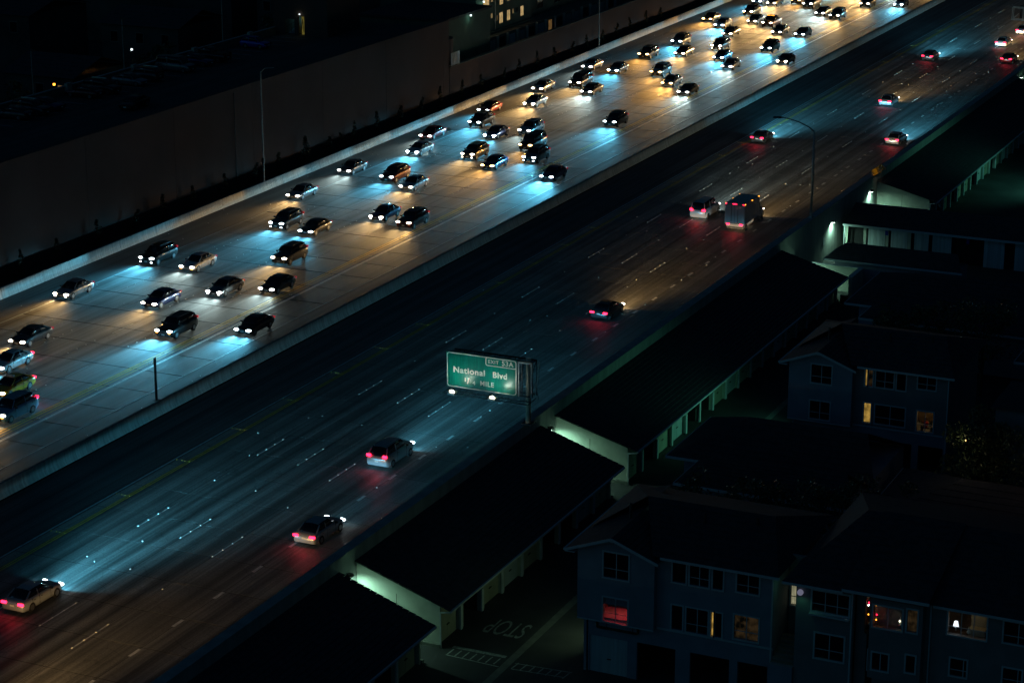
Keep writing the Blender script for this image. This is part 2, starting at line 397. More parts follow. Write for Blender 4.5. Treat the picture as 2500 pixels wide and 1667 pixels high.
for v in range(4):
    rr = random.Random(v); b = MB(); 
    for k in range(10):
        z = .1 + k * .3; w = .30 * (1 - (k / 11) ** 2) * rr.uniform(.7, 1.15); leafcloud(b, (rr.uniform(-.06, .06) + (.05 * k if v == 3 else 0), rr.uniform(-.06, .06), z), w, w, .25, 34, .10, rr)
    shr.append(b.mesh('foliage', M['shrub']))
stm = MB().tube([(0, 0, -.3), (.02, 0, 1.6)], [.04, .02], 6).mesh('stem', M['bark'])
for i, (y, h) in enumerate(zip(SP, SH)):
    t = thing('column_shrub', 'slim dark upright shrub against the tall wall, %s from the left' % ORD[i], 'shrub', (-121.0, y, -.2), rnd.uniform(0, 6), 'slim shrubs along the big wall')
    t.scale = (1.3 + rnd.random() * .6,) * 2 + ((h + .3) / 3.1,)
    link('foliage', shr[i % 4], t); link('stem', stm, t)

# ------------------------------------------------------------------ vehicles
def loft(st, prof, closed_ends=True):
    """st: stations (y, halfwidth, zb, zt); prof(hw,zb,zt)->half outline list from bottom centre to top centre"""
    b = MB(); rings = []
    for s in st:
        h = prof(*s[1:]); pts = [(x, s[0], z) for x, z in h] + [(-x, s[0], z) for x, z in h[::-1][1:-1]]
        rings.append((len(b.v), len(pts))); b.v += pts
    for (a, n), (c, _) in zip(rings, rings[1:]):
        for j in range(n): b.f.append((a + j, a + (j + 1) % n, c + (j + 1) % n, c + j)); b.mi.append(b._m(None))
    a, n = rings[0]; b.f.append(tuple(a + j for j in range(n))); a, n = rings[-1]; b.f.append(tuple(a + j for j in range(n))[::-1]); b.mi += [0, 0]
    return b
def bodyprof(hw, zb, zt): h = zt - zb; return [(0, zb), (hw * .9, zb), (hw * .985, zb + .18 * h), (hw, zb + .55 * h), (hw * .975, zb + .82 * h), (hw * .88, zt - .01), (hw * .5, zt + .02), (0, zt + .03)]
def cabprof(hw, zb, zt): h = zt - zb; return [(0, zb), (hw * .93, zb), (hw * .80, zb + .78 * h), (hw * .70, zb + .95 * h), (hw * .4, zt), (0, zt + .01)]
KIND = {  # L, W, roof, hood, beltline, cowl, windshield top, rear roof, rear glass foot
    'sedan': (4.5, 1.80, 1.42, .80, .95, 1.15, 1.95, 3.35, 4.05), 'hatchback': (4.0, 1.75, 1.50, .88, .98, .95, 1.65, 3.45, 3.9),
    'SUV': (4.7, 1.88, 1.72, 1.02, 1.12, 1.15, 1.75, 4.15, 4.6), 'van': (5.0, 1.95, 1.95, 1.05, 1.15, .85, 1.55, 4.75, 4.95),
    'pickup': (5.5, 1.95, 1.82, 1.12, 1.18, 1.45, 2.0, 3.25, 3.55), 'box truck': (7.2, 2.05, 2.1, 1.25, 1.35, .55, 1.0, 1.95, 2.15)}
KM = {}
for kd, (Ln, Wd, zr, zh, zbl, cw, wt, rr_, rg) in KIND.items():
    h = Wd / 2; o = -Ln / 2; d = {}
    tb = zbl + .02
    if kd in ('pickup', 'box truck'): tb = zbl - .02
    d['body'] = loft([(o, h * .80, .34, zh - .26), (o + .12, h * .93, .26, zh - .10), (o + .45, h * .99, .22, zh - .02), (o + cw, h, .2, zh + .06), (o + cw + .25, h, .2, zbl), (0.2, h, .2, zbl + .01),
                      (o + rg - .2, h, .2, tb), (o + Ln - .25, h * .98, .24, tb), (o + Ln - .06, h * .93, .30, tb - .12), (o + Ln, h * .86, .38, tb - .3)], bodyprof).mesh('body', None, True)
    c = loft([(o + cw + .02, h * .90, zbl - .06, zbl + .02), (o + wt, h * .93, zbl - .06, zr - .03), ((o + wt + o + rr_) / 2, h * .94, zbl - .06, zr), (o + rr_, h * .93, zbl - .06, zr - .04), (o + rg, h * .88, zbl - .06, zbl + .02)], cabprof)
    d['windows'] = c.mesh('windows', M['glass'], True)
    hw = h * .93
    rf = MB()
    y0, y1, ym = o + wt + .04, o + rr_ - .05, (o + wt + o + rr_) / 2
    for a, b2 in ((y0, ym), (ym, y1)):
        za = zr + .012 - (.03 if a == y0 else 0); zb2 = zr + .012 - (.04 if b2 == y1 else 0)
        rf.quadbox([(-hw * .70, a, za - .07), (hw * .70, a, za - .07), (hw * .70, b2, zb2 - .07), (-hw * .70, b2, zb2 - .07), (-hw * .58, a, za), (hw * .58, a, za), (hw * .58, b2, zb2), (-hw * .58, b2, zb2)])
    for s in (-1, 1):   # pillars
        rf.bar((s * hw * .92, o + cw + .10, zbl), (s * hw * .73, y0, zr - .08), .06, .05)
        rf.bar((s * hw * .90, o + rg - .08, zbl), (s * hw * .73, y1, zr - .09), .09, .07)
        rf.bar((s * hw * .955, ym + .05, zbl), (s * hw * .80, ym + .05, zr - .1), .05, .07)
    d['roof'] = rf.mesh('roof', None)
    w = MB().tube([(-.11, 0, 0), (.11, 0, 0)], .335, 16); d['tyre'] = w.mesh('tyre', M['tyre'])
    w = MB().tube([(-.118, 0, 0), (.118, 0, 0)], .20, 10); d['rim'] = w.mesh('rim', M['rim'])
    zf = zh - .20; lw = .24
    q = MB()
    q.tube([(0, -.01, 0), (0, .02, 0), (0, .22, 0)], [lw * .8, lw, lw * 1.05], 14); q.v = [(a, c, e * .42) for a, c, e in q.v]
    d['headlight'] = q; d['hlpos'] = (h * .70, o - .03, zf)
    q = MB().box(-.17, .17, -.12, .02, -.09, .09) if kd != 'sedan' else MB().box(-.2, .2, -.12, .02, -.07, .07)
    d['taillight'] = q; d['tlpos'] = (h * .74, o + Ln + .01, tb - .16)
    gr = MB().box(-h * .42, h * .42, o - .015, o + .1, zf - .09, zf + .05).box(-h * .6, h * .6, o - .02, o + .1, .34, zf - .2); d['grille'] = gr.mesh('grille', M['black'])
    d['plate'] = MB().box(-.16, .16, o - .035, o - .01, .42, .55).mesh('number_plate', M['plate'])
    d['plateR'] = MB().box(-.16, .16, o + Ln + .005, o + Ln + .03, .62, .75).mesh('number_plate', M['plate'])
    mr = MB().box(-.09, .09, -.05, .07, -.06, .07); d['mirror'] = mr.mesh('mirror', M['black'])
    d['fog'] = MB().box(-.10, .10, -.03, .06, -.05, .05)
    ext = MB()
    if kd == 'pickup':
        ext.box(-h * .80, h * .80, o + rg + .05, o + Ln - .15, zbl + .0, zbl + .045, M['black'])
        for s in (-1, 1): ext.box(s * h * .80, s * h * .95, o + rg, o + Ln - .1, zbl - .1, zbl + .10)
        d['bed_rails'] = ext.mesh('bed_rails', M['black'])
    if kd == 'box truck':
        b = MB().box(-1.12, 1.12, o + 2.25, o + Ln + .02, .75, 3.05); me = b.mesh('cargo_box', M['car_white'])
        q = MB(); q.box(-.012, .012, o + Ln + .021, o + Ln + .035, .85, 2.95).box(-1.0, 1.0, o + Ln + .021, o + Ln + .04, .84, .90).box(-1.0, 1.0, o + Ln + .021, o + Ln + .04, 2.9, 2.96).box(-.9, .9, o + Ln + .02, o + Ln + .12, .38, .5)
        for s2 in (-1, 1): q.box(s2 * .35, s2 * .39, o + Ln + .036, o + Ln + .06, .95, 2.85)
        for k2 in range(5): q.box(1.121, 1.13, o + 2.9 + k2 * .95, o + 2.92 + k2 * .95, .8, 3.0).box(-1.13, -1.121, o + 2.9 + k2 * .95, o + 2.92 + k2 * .95, .8, 3.0)
        d['door_frame'] = q.mesh('door_frame', M['darkmetal'])
        q = MB()
        for x2 in (-1.0, -.15, 0, .15, 1.0): q.box(x2 - .06, x2 + .06, o + Ln + .01, o + Ln + .07, 2.97, 3.05, M['tail'])
        for y2 in (o + 2.4, o + 4.6, o + 6.9):
            for s2 in (-1, 1): q.box(s2 * 1.10, s2 * 1.15, y2, y2 + .14, 2.95, 3.03, M['amber'])
        d['marker_lights'] = q.mesh('marker_lights', None)
        bm = bmesh.new(); bm.from_mesh(me); bmesh.ops.bevel(bm, geom=bm.edges, offset=.05, segments=2, affect='EDGES'); bm.to_mesh(me); bm.free(); d['cargo_box'] = me
    if kd == 'SUV':
        for s in (-1, 1): ext.bar((s * hw * .62, y0 + .15, zr + .03), (s * hw * .62, y1 - .1, zr + .01), .04)
        d['roof_rails'] = ext.mesh('roof_rails', M['chrome'])
    seam = MB()
    for s in (-1, 1):
        for yy in (o + cw + .35, ym + .05, min(o + rr_ + .1, o + Ln - .6)): seam.box(s * (h * .97), s * (h * 1.004), yy - .012, yy + .012, .32, zbl - .05)
        for yy in (ym - .15, min(o + rr_ - .1, o + Ln - .9)): seam.box(s * (h * .99), s * (h * 1.012), yy - .10, yy + .05, zbl - .2, zbl - .16)
    d['trim'] = seam.mesh('door_trim', M['black'])
    KM[kd] = d
LENS = {}
def lensmesh(kd, tint):
    k = (kd, tint)
    if k not in LENS: LENS[k] = KM[kd]['headlight'].mesh('headlight', M['lens_' + tint] if tint in HC else M[tint])
    return LENS[k]
# low-beam lamp data: cut-off at the horizon, wide flat fan, a little spill
BEAM = {}
def beam(tint, energy, out):
    k = (tint, energy, out)
    if k in BEAM: return BEAM[k]
    l = bpy.data.lights.new('low_beam', 'SPOT'); l.energy = energy; l.color = HC[tint]; l.spot_size = R(160); l.spot_blend = .3; l.shadow_soft_size = .07
    l.use_nodes = True; t = l.node_tree; N = t.nodes.new; L = t.links.new; em = [n for n in t.nodes if n.type == 'EMISSION'][0]
    tc = N('ShaderNodeTexCoord'); sx = N('ShaderNodeSeparateXYZ'); L(tc.outputs['Normal'], sx.inputs[0])
    def mth(op, a, b=None, c=None):
        n = N('ShaderNodeMath'); n.operation = op
        for i, v in enumerate((a, b, c)):
            if v is None: continue
            if isinstance(v, (int, float)): n.inputs[i].default_value = v
            else: L(v, n.inputs[i])
        return n.outputs[0]
    az = sx.outputs[0]; dn = mth('MULTIPLY', sx.outputs[1], -1)
    wdt = .36 if out else .35
    ga = mth('POWER', 2.718, mth('MULTIPLY', mth('POWER', mth('ABSOLUTE', mth('DIVIDE', az, wdt)), 2), -1))
    cut = N('ShaderNodeMapRange'); cut.interpolation_type = 'SMOOTHSTEP'; cut.inputs[1].default_value = -.015; cut.inputs[2].default_value = .03; L(dn, cut.inputs[0])
    fl = .075 if out else .15
    core = mth('DIVIDE', .00145 if out else .02, mth('POWER', mth('ADD', mth('MAXIMUM', dn, 0), fl), 3 if out else 2))
    v = mth('ADD', mth('MULTIPLY', mth('MULTIPLY', ga, cut.outputs[0]), core), mth('MULTIPLY_ADD', mth('POWER', 2.718, mth('MULTIPLY', mth('POWER', mth('ABSOLUTE', mth('DIVIDE', sx.outputs[1], .09)), 2), -1)), .004 if out else .026, .003 if out else .0022))
    L(v, em.inputs['Strength']); BEAM[k] = l; return l
TG = bpy.data.lights.new('tail_glow', 'SPOT'); TG.energy = 10; TG.color = (1, .02, .05); TG.spot_size = R(150); TG.spot_blend = .8; TG.shadow_soft_size = .1
EN_ON, EN_OUT = 8600.0, 5600.0
def vehicle(kd, colour, tint, x, yfront, out=False, label='', group='', lights=True, scale=.88, tail=None, fogs=False, amberlow=False, power=1.0, headlamps_lit=True, cat=None, parked=False, yaw=0.0, z=0.0):
    Ln, Wd = KIND[kd][:2]; d = KM[kd]
    yc = yfront + Ln / 2 * scale if not out else yfront + Ln / 2 * scale
    t = thing(('parked_' if parked else '') + {'sedan': 'sedan', 'hatchback': 'hatchback', 'SUV': 'suv', 'van': 'van', 'pickup': 'pickup_truck', 'box truck': 'box_truck'}[kd], label, cat or {'sedan': 'car', 'hatchback': 'car', 'SUV': 'car', 'van': 'van', 'pickup': 'pickup truck', 'box truck': 'truck'}[kd],
              (x, yc, z), (math.pi if out else 0) + yaw, group)
    t.scale = (scale,) * 3
    paint = M['car_' + colour]
    def part(nm, me, loc=(0, 0, 0), own=None, par=None):
        o = link(nm, me, par or t, loc)
        if own:
            if not me.materials: me.materials.append(own)
            o.material_slots[0].link = 'OBJECT'; o.material_slots[0].material = own
        return o
    part('body', d['body'], own=paint); part('windows', d['windows']); part('roof', d['roof'], own=paint if kd != 'box truck' else M['car_white'])
    part('grille', d['grille']); part('number_plate', d['plate']); part('door_trim', d['trim'])['kind'] = 'stuff'
    if out or parked: part('number_plate', d['plateR'])
    for k in ('bed_rails', 'cargo_box', 'roof_rails', 'door_frame', 'marker_lights'):
        if k in d: part(k, d[k])['kind'] = 'stuff' if k in ('marker_lights', 'bed_rails', 'roof_rails') else 'thing'
    h = Wd / 2; o = -Ln / 2
    for s in (-1, 1):
        for yy in (o + .85, o + Ln - .95):
            wl = part('wheel', d['tyre'], (s * (h - .10), yy, .335)); part('rim', d['rim'], (0, 0, 0), par=wl)
        part('mirror', d['mirror'], (s * (h + .08), o + KIND[kd][5] + .35, KIND[kd][4] + .02))
        hx, hy, hz = d['hlpos']
        hl = part('headlight', lensmesh(kd, tint if headlamps_lit else 'glass'), (s * hx, hy, hz))
        if lights:
            b = bpy.data.objects.new('low_beam', beam(tint, (EN_OUT if out else EN_ON) * power, out)); COL.objects.link(b); b.parent = hl; b.location = (0, -.12, 0); b.rotation_euler = (R(90), 0, math.pi)
        if fogs: part('fog_lamp', LF(tint), (s * hx * .98, hy + .03, .42))
        if amberlow: part('side_lamp', LF('amber'), (s * hx * 1.02, hy + .02, hz - .16))
        tx, ty, tz = d['tlpos']
        if kd == 'box truck': tz = .75
        if kd in ('SUV', 'van', 'hatchback'): tz += .12
        part('taillight', LT(kd, tail or ('tailoff' if parked else 'tail' if out else 'taildim')), (s * tx, ty, tz))
    if (out and lights) or tail == 'tail':
        b = bpy.data.objects.new('tail_glow', TG); COL.objects.link(b); b.parent = t; b.location = (0, o + Ln + .1, .8); b.rotation_euler = (R(62), 0, 0)
    return t
FG = {}
def LF(k):
    if k not in FG: FG[k] = KM['sedan']['fog'].mesh('fog_lamp', M['lens_' + k] if k in HC else M[k])
    return FG[k]
TL = {}
def LT(kd, k):
    if (kd, k) not in TL: TL[(kd, k)] = KM[kd]['taillight'].mesh('taillight', M[k])
    return TL[(kd, k)]
# id, kind, colour, tint, x, yfront, flags
ON = [
 ('sedan', 'silver', 'w', -112.96, 151.7, 'f'), ('SUV', 'black', 'c', -112.65, 164.25, 'fP'), ('sedan', 'dark grey', 'w', -107.91, 138.8, ''), ('sedan', 'white', 'c', -105.28, 132.6, 'T'),
 ('sedan', 'yellow', 'w', -101.41, 127.6, 'T'), ('SUV', 'pale blue', 'w', -97.92, 123.0, 'aT'), ('sedan', 'dark blue', 'w', -104.52, 152.45, ''), ('sedan', 'white', 'n', -108.07, 163.8, 'a'),
 ('sedan', 'grey', 'n', -101.49, 157.8, 'f'), ('sedan', 'black', 'n', -97.87, 160.5, ''), ('SUV', 'black', 'c', -98.59, 145.65, 'aP'), ('sedan', 'black', 'c', -93.29, 149.1, 'P'),
 ('SUV', 'dark grey', 'w', -101.83, 169.3, ''), ('sedan', 'silver', 'w', -113.41, 191.7, ''), ('sedan', 'grey', 'n', -114.29, 203.9, ''), ('SUV', 'dark grey', 'c', -108.66, 180.4, 'f'),
 ('sedan', 'black', 'c', -104.93, 179.5, ''), ('SUV', 'dark red', 'c', -108.46, 202.5, ''), ('sedan', 'silver', 'w', -104.88, 200.0, ''), ('sedan', 'dark blue', 'w', -101.58, 187.35, 'f'),
 ('SUV', 'dark red', 'w', -97.75, 185.8, ''), ('sedan', 'red', 'n', -114.63, 223.5, ''), ('sedan', 'white', 'c', -112.06, 215.3, 'f'), ('sedan', 'red', 'c', -115.18, 239.8, ''),
 ('SUV', 'black', 'c', -112.58, 232.0, ''), ('sedan', 'dark blue', 'c', -108.14, 226.8, 'f'), ('SUV', 'dark grey', 'w', -105.67, 216.0, 'f'), ('sedan', 'dark blue', 'a', -101.59, 212.5, ''),
 ('sedan', 'silver', 'w', -111.87, 245.8, 'f'), ('SUV', 'silver', 'n', -105.34, 230.15, ''), ('van', 'black', 'a', -101.85, 222.8, ''), ('SUV', 'grey', 'c', -98.91, 217.3, 'f'),
 ('sedan', 'dark blue', 'c', -93.70, 210.3, 'P'), ('sedan', 'silver', 'w', -115.01, 255.2, ''), ('van', 'black', 'w', -111.95, 259.9, ''), ('sedan', 'dark grey', 'n', -108.61, 255.8, ''),
 ('SUV', 'black', 'c', -98.37, 238.8, ''), ('sedan', 'silver', 'n', -115.48, 272.2, ''), ('sedan', 'grey', 'c', -111.33, 271.1, 'a'), ('SUV', 'black', 'a', -111.89, 283.3, ''),
 ('SUV', 'silver', 'a', -105.41, 271.4, ''), ('sedan', 'silver', 'a', -101.58, 265.5, ''), ('sedan', 'dark grey', 'n', -97.57, 260.7, ''), ('SUV', 'dark grey', 'c', -111.59, 295.1, ''),
 ('sedan', 'dark grey', 'w', -108.05, 287.0, ''), ('sedan', 'black', 'a', -115.06, 317.0, ''), ('sedan', 'silver', 'c', -111.48, 312.3, ''), ('SUV', 'black', 'w', -111.49, 325.2, 'a'),
 ('sedan', 'dark grey', 'w', -107.76, 305.4, ''), ('SUV', 'dark grey', 'w', -105.23, 293.9, 'f'), ('sedan', 'dark blue', 'c', -102.12, 286.1, ''), ('sedan', 'silver', 'n', -98.76, 280.1, ''),
 ('sedan', 'black', 'w', -108.29, 317.8, ''), ('pickup', 'dark red', 'w', -105.17, 315.5, 'C'), ('sedan', 'dark grey', 'w', -101.80, 309.8, ''), ('sedan', 'black', 'c', -98.17, 309.3, ''),
 ('SUV', 'black', 'c', -98.40, 295.05, ''), ('sedan', 'black', 'w', -93.41, 287.0, 'f'), ('pickup', 'dark grey', 'n', -105.57, 336.1, ''), ('sedan', 'black', 'n', -101.50, 329.5, ''),
 ('SUV', 'black', 'w', -98.45, 327.0, ''), ('sedan', 'dark grey', 'w', -111.45, 336.1, ''), ('van', 'dark grey', 'a', -108.57, 339.5, ''), ('SUV', 'black', 'w', -97.73, 340.5, ''),
 ('sedan', 'white', 'c', -93.10, 343.2, 'f'), ('sedan', 'dark blue', 'c', -114.11, 337.0, '')]
LN = [(-93.3, 'the carpool lane by the median'), (-98.2, 'the lane beside the double yellow line'), (-101.7, 'the third lane from the median'), (-105.1, 'the fourth lane from the median'),
      (-108.3, 'the fifth lane from the median'), (-112, 'the sixth lane from the median'), (-114.9, 'the lane against the barrier')]
TN = {'w': 'warm', 'c': 'bluish', 'n': 'white', 'a': 'amber'}
byl = {}
for i, c in enumerate(ON): byl.setdefault(min(range(7), key=lambda k: abs(LN[k][0] - c[3])), []).append(i)
for l, ids in byl.items():
    ids.sort(key=lambda i: ON[i][4])
    for n, i in enumerate(ids):
        kd, colr, tint, x, y, fl = ON[i]
        cn = 'yellow taxi' if colr == 'yellow' else colr + ' ' + kd
        lb = '%s, %s headlights, %s vehicle up %s' % (cn, TN[tint], ORD[n], LN[l][1])
        t = vehicle(kd, colr, tint, x, y, False, lb, 'oncoming cars on the far carriageway', fogs='f' in fl, amberlow='a' in fl, tail='tail' if 'T' in fl else None, power=rnd.uniform(.7, 1.2) * {'w': .95, 'c': 1.6, 'n': .8, 'a': .8}[tint] * (1.3 if y > 240 else 1) * (1.9 if 'P' in fl else 1))
        if 'C' in fl:
            for s in (-.5, -.2, .2, .5): obj('cab_lamp', MB().box(s - .07, s + .07, -.05, .05, 0, .07), M['amber'], t, (0, -2.75 + 2.15, 1.83))
        if colr == 'yellow': obj('roof_light', MB().box(-.35, .35, -.12, .12, 0, .16), M['signwhite'], t, (0, -.1, 1.43))
# a few beyond the top edge whose lamps light the lanes in view
for k, (x, y, tn) in enumerate(((-101.6, 349, 'w'), (-111.8, 350, 'n'), (-97.9, 358, 'n'), (-105.2, 353, 'w'), (-108.3, 356, 'c'), (-93.2, 366, 'w'), (-114.8, 352, 'w'))):
    vehicle('SUV' if k % 2 else 'sedan', 'dark grey', tn, x, y, False, 'dark %s with %s headlights beyond the top edge, %s of the farthest cars' % ('SUV' if k % 2 else 'sedan', TN[tn], ORD[k]), 'oncoming cars on the far carriageway')
OUT = [
 ('sedan', 'silver', 'c', -76.35, 96.2, 'leaving the lower left corner on the teal lit lane', 4.5), ('sedan', 'silver', 'c', -66.29, 112.2, 'above the lowest garage roof beside the red glow', .25),
 ('SUV', 'silver', 'c', -68.74, 126.3, 'just before the green exit sign', 2.6), ('sedan', 'dark grey', 'w', -68.85, 165.3, 'alone past the green exit sign', 1.7),
 ('van', 'white', 'n', -73.57, 201.4, 'beside the box truck', 2.0), ('box truck', 'white', 'w', -68.80, 198.7, 'with a tall pale cargo box near the street lamp', 2.0),
 ('sedan', 'dark grey', 'c', -79.89, 237.5, 'beside the median under the street lamp arm', 5.5), ('sedan', 'silver', 'w', -72.80, 264.5, 'in the middle lanes above the street lamp', 2.0),
 ('sedan', 'dark grey', 'c', -76.47, 298.0, 'far up the road with a bright teal patch ahead', 5.5), ('sedan', 'silver', 'c', -65.80, 242.8, 'nearest the yellow sign on the wall', 4.5),
 ('sedan', 'white', 'w', -70.05, 313.2, 'with an amber lamp near the top right corner', 2.0), ('sedan', 'dark red', 'w', -66.28, 300.3, 'in the outer lane at the right edge', 1.8),
 ('sedan', 'silver', 'w', -69.82, 325.0, 'below the overhead gantry at the top right', 1.8)]
for kd, colr, tint, x, y, where, pwv in OUT:
    vehicle(kd, colr, tint, x, y, True, '%s %s with red taillights %s' % (colr, kd, where), 'cars driving away on the near carriageway', power=pwv)
vehicle('SUV', 'black', 'w', -69.2, 80.5, True, 'black SUV below the bottom edge whose warm headlights light the near lane', 'cars driving away on the near carriageway', power=1.5)
vehicle('sedan', 'black', 'w', -66, 350, True, 'black sedan past the gantry beyond the top right corner', 'cars driving away on the near carriageway')

# ------------------------------------------------------------------ green exit sign on its cantilever
def text(body, size, loc, parent, mt, rot=(R(90), 0, 0), align='LEFT', name='lettering', ext=.004, sx=1.0, sy=1.0, off=0.0, space=1.0):
    c = bpy.data.curves.new(name, 'FONT'); c.body = body; c.size = size; c.extrude = ext; c.align_x = align; c.offset = off; c.space_character = space
    c.materials.append(mt); o = bpy.data.objects.new(name, c); COL.objects.link(o); o.parent = parent; o.location = loc; o.rotation_euler = rot; o.scale = (sx, sy, 1)
    dg = bpy.context.evaluated_depsgraph_get(); me = bpy.data.meshes.new_from_object(o.evaluated_get(dg)); q = link(name, me, parent, loc); q.rotation_euler = rot; q.scale = o.scale
    bpy.data.objects.remove(o); return q
def rrect(b, x0, x1, z0, z1, y, r, w, m=None):       # rounded rectangular outline, in the XZ plane facing -Y
    def pts(x0, x1, z0, z1, r):
        o = []
        for cx, cz, a in ((x1 - r, z1 - r, 0), (x0 + r, z1 - r, 90), (x0 + r, z0 + r, 180), (x1 - r, z0 + r, 270)):
            for k in range(7): t = R(a + 15 * k); o.append((cx + r * math.cos(t), cz + r * math.sin(t)))
        return o
    A = pts(x0, x1, z0, z1, r); B = pts(x0 + w, x1 - w, z0 + w, z1 - w, max(.01, r - w)); n = len(A)
    for j in range(n):
        k = (j + 1) % n
        b.quadbox([(A[j][0], y, A[j][1]), (A[k][0], y, A[k][1]), (B[k][0], y, B[k][1]), (B[j][0], y, B[j][1]), (A[j][0], y - .006, A[j][1]), (A[k][0], y - .006, A[k][1]), (B[k][0], y - .006, B[k][1]), (B[j][0], y - .006, B[j][1])], m)
SG = thing('exit_sign', 'big green highway exit sign lit from below, hanging over the near lanes', 'road sign', (-62.3, 136.7, 0))
SX, SY = 62.3, -136.7
def sxy(x, y, z): return (x + SX, y + SY, z)
x = -68.5
for k in range(11):      # extruded aluminium planks
    w = 5.52 / 11; obj('sign_panel', MB().box(x + .001 + SX, x + w - .001 + SX, -.2, -.16, 2.95, 5.58), M['signgreen'], SG); x += w
b = MB(); rrect(b, -68.47 + SX, -63.01 + SX, 2.98, 5.55, -.201, .24, .075); obj('sign_border', b, M['signwhite'], SG)
b = MB(); rrect(b, -65.42 + SX, -63.02 + SX, 4.90, 5.54, -.2025, .16, .065); obj('sign_border', b, M['signwhite'], SG)
tx = lambda s, x, z, h, wd, of=.012, sp=1.05: text(s, h / .70, (x + SX, -.206, z), SG, M['signwhite'], sx=wd, off=of, space=sp)
tx('National', -67.97, 4.10, .43, 1.06, .018, 1.12); tx('Blvd', -64.88, 4.09, .43, .98, .020, 1.12)
tx('1', -67.10, 3.52, .25, 1.0); tx('/', -66.86, 3.36, .42, 1.0); tx('4', -66.44, 3.35, .27, 1.1); tx('MILE', -65.86, 3.36, .35, .98, .014, 1.14)
tx('EXIT', -65.22, 5.11, .25, 1.0, .006, 1.16); tx('53A', -64.16, 5.06, .36, 1.0, .008, 1.08)
b = MB()
for z in (2.95, 5.5):
    for yy in (.05, .75): b.bar(sxy(-68.3, 136.7 + yy, z), sxy(-61.9, 136.7 + yy, z), .10)
for k in range(9):
    xa = -68.3 + k * .8
    b.bar(sxy(xa, 137.45, 2.95), sxy(xa + .8 if k < 8 else xa, 137.45, 5.5), .05); b.bar(sxy(xa, 136.75, 2.95), sxy(xa, 136.75, 5.5), .06); b.bar(sxy(xa, 136.75, 5.5), sxy(min(xa + .8, -61.9), 137.45, 5.5), .05)
obj('truss', b, M['darkmetal'], SG)
b = MB(); b.bar(sxy(-62.82, 136.45, 2.95), sxy(-62.82, 136.45, 5.5), .05).bar(sxy(-61.85, 136.45, 2.95), sxy(-61.85, 136.45, 5.5), .07).bar(sxy(-62.82, 136.45, 5.5), sxy(-61.85, 136.45, 5.5), .10)
b.bar(sxy(-61.62, 136.5, 2.7), sxy(-61.55, 137.2, 5.5), .05).bar(sxy(-61.62, 137.2, 2.7), sxy(-61.6, 136.5, 4.2), .04)
obj('end_frame', b, M['metal'], SG)
obj('post', MB().tube([sxy(-62.3, 136.95, .8), sxy(-62.3, 136.95, 5.7)], .19, 14), mat('cream_post_paint', (.6, .58, .45), .6, 3, .1, 0), SG, smooth=True)
obj('base_plate', MB().box(-.4, .4, -.15, .65, .90, .97), M['darkmetal'], SG)
b = MB(); b.bar(sxy(-68.3, 135.35, 2.85), sxy(-61.7, 135.35, 2.85), .07).bar(sxy(-68.3, 136.0, 2.85), sxy(-61.7, 136.0, 2.85), .07)
for k in range(15): b.bar(sxy(-68.2 + k * .47, 135.3, 2.88), sxy(-68.2 + k * .47, 136.3, 2.88), .03)
for k in (0, 3.3, 6.6): b.bar(sxy(-68.2 + k, 135.3, 2.85), sxy(-68.2 + k, 136.7, 2.95), .05)
obj('walkway', b, M['darkmetal'], SG)
for k, xx in enumerate((-67.4, -64.26)):
    t = obj('lamp_housing', MB().quadbox([sxy(xx - .28, 134.95, 2.90), sxy(xx + .28, 134.95, 2.90), sxy(xx + .24, 135.55, 2.90), sxy(xx - .24, 135.55, 2.90), sxy(xx - .26, 134.95, 3.03), sxy(xx + .26, 134.95, 3.03), sxy(xx + .22, 135.5, 3.09), sxy(xx - .22, 135.5, 3.09)]), M['metal'], SG)
    obj('lamp_lens', MB().tube([sxy(xx - .20, 135.16, 3.09), sxy(xx - .02, 135.20, 3.13), sxy(xx + .18, 135.12, 3.09)], [.05, .085, .05], 10), M['bulbW'], t, smooth=True)
    lamp('sign_light', 'SPOT', sxy(xx, 135.1, 3.12), 190, (.86, 1, .86), SG, (Vector((0, -1.45, -1.0))).to_track_quat('Z', 'Y').to_euler(), 120, .9, .12)
    lamp('sign_light', 'SPOT', sxy(xx, 135.2, 3.16), 80, (.88, 1, .88), SG, (Vector((0, -1.3, -.75))).to_track_quat('Z', 'Y').to_euler(), 140, .9, .1)

# street lamp (unlit, as photographed) and other poles
t = thing('street_lamp', 'tall grey street lamp with a long curved arm over the near lanes', 'street lamp', (-62.75, 203.6, .9))
obj('pole', MB().tube([(0, 0, 0), (0, 0, 4), (0, 0, 8.4)], [.13, .11, .08], 10), M['metal'], t, smooth=True)
obj('arm', MB().tube([(0, 0, 8.35), (-.5, 0, 8.75), (-1.6, 0, 9.2), (-2.6, 0, 9.42), (-3.4, 0, 9.48)], [.07, .065, .055, .045, .04], 8), M['darkmetal'], t, smooth=True)
obj('lamp_head', MB().quadbox([(-4.15, -.16, 9.38), (-3.3, -.12, 9.38), (-3.3, .12, 9.38), (-4.15, .16, 9.38), (-4.05, -.10, 9.52), (-3.3, -.07, 9.55), (-3.3, .07, 9.55), (-4.05, .10, 9.52)]), M['darkmetal'], t)
obj('base_flange', MB().box(-.22, .22, -.22, .22, 0, .06), M['darkmetal'], t)
t = thing('light_pole', 'thin tall light pole rising behind the concrete barrier in front of the big wall', 'light pole', (-118.45, 194.6, .9))
obj('pole', MB().tube([(0, 0, 0), (0, 0, 11.4)], [.10, .06], 8), M['metal'], t); obj('control_box', MB().box(-.12, .12, -.14, .14, 1.9, 2.5), M['darkmetal'], t); obj('arm', MB().tube([(0, 0, 11.3), (.5, 0, 11.75), (1.6, 0, 11.9)], [.05, .04, .03], 6), M['metal'], t)
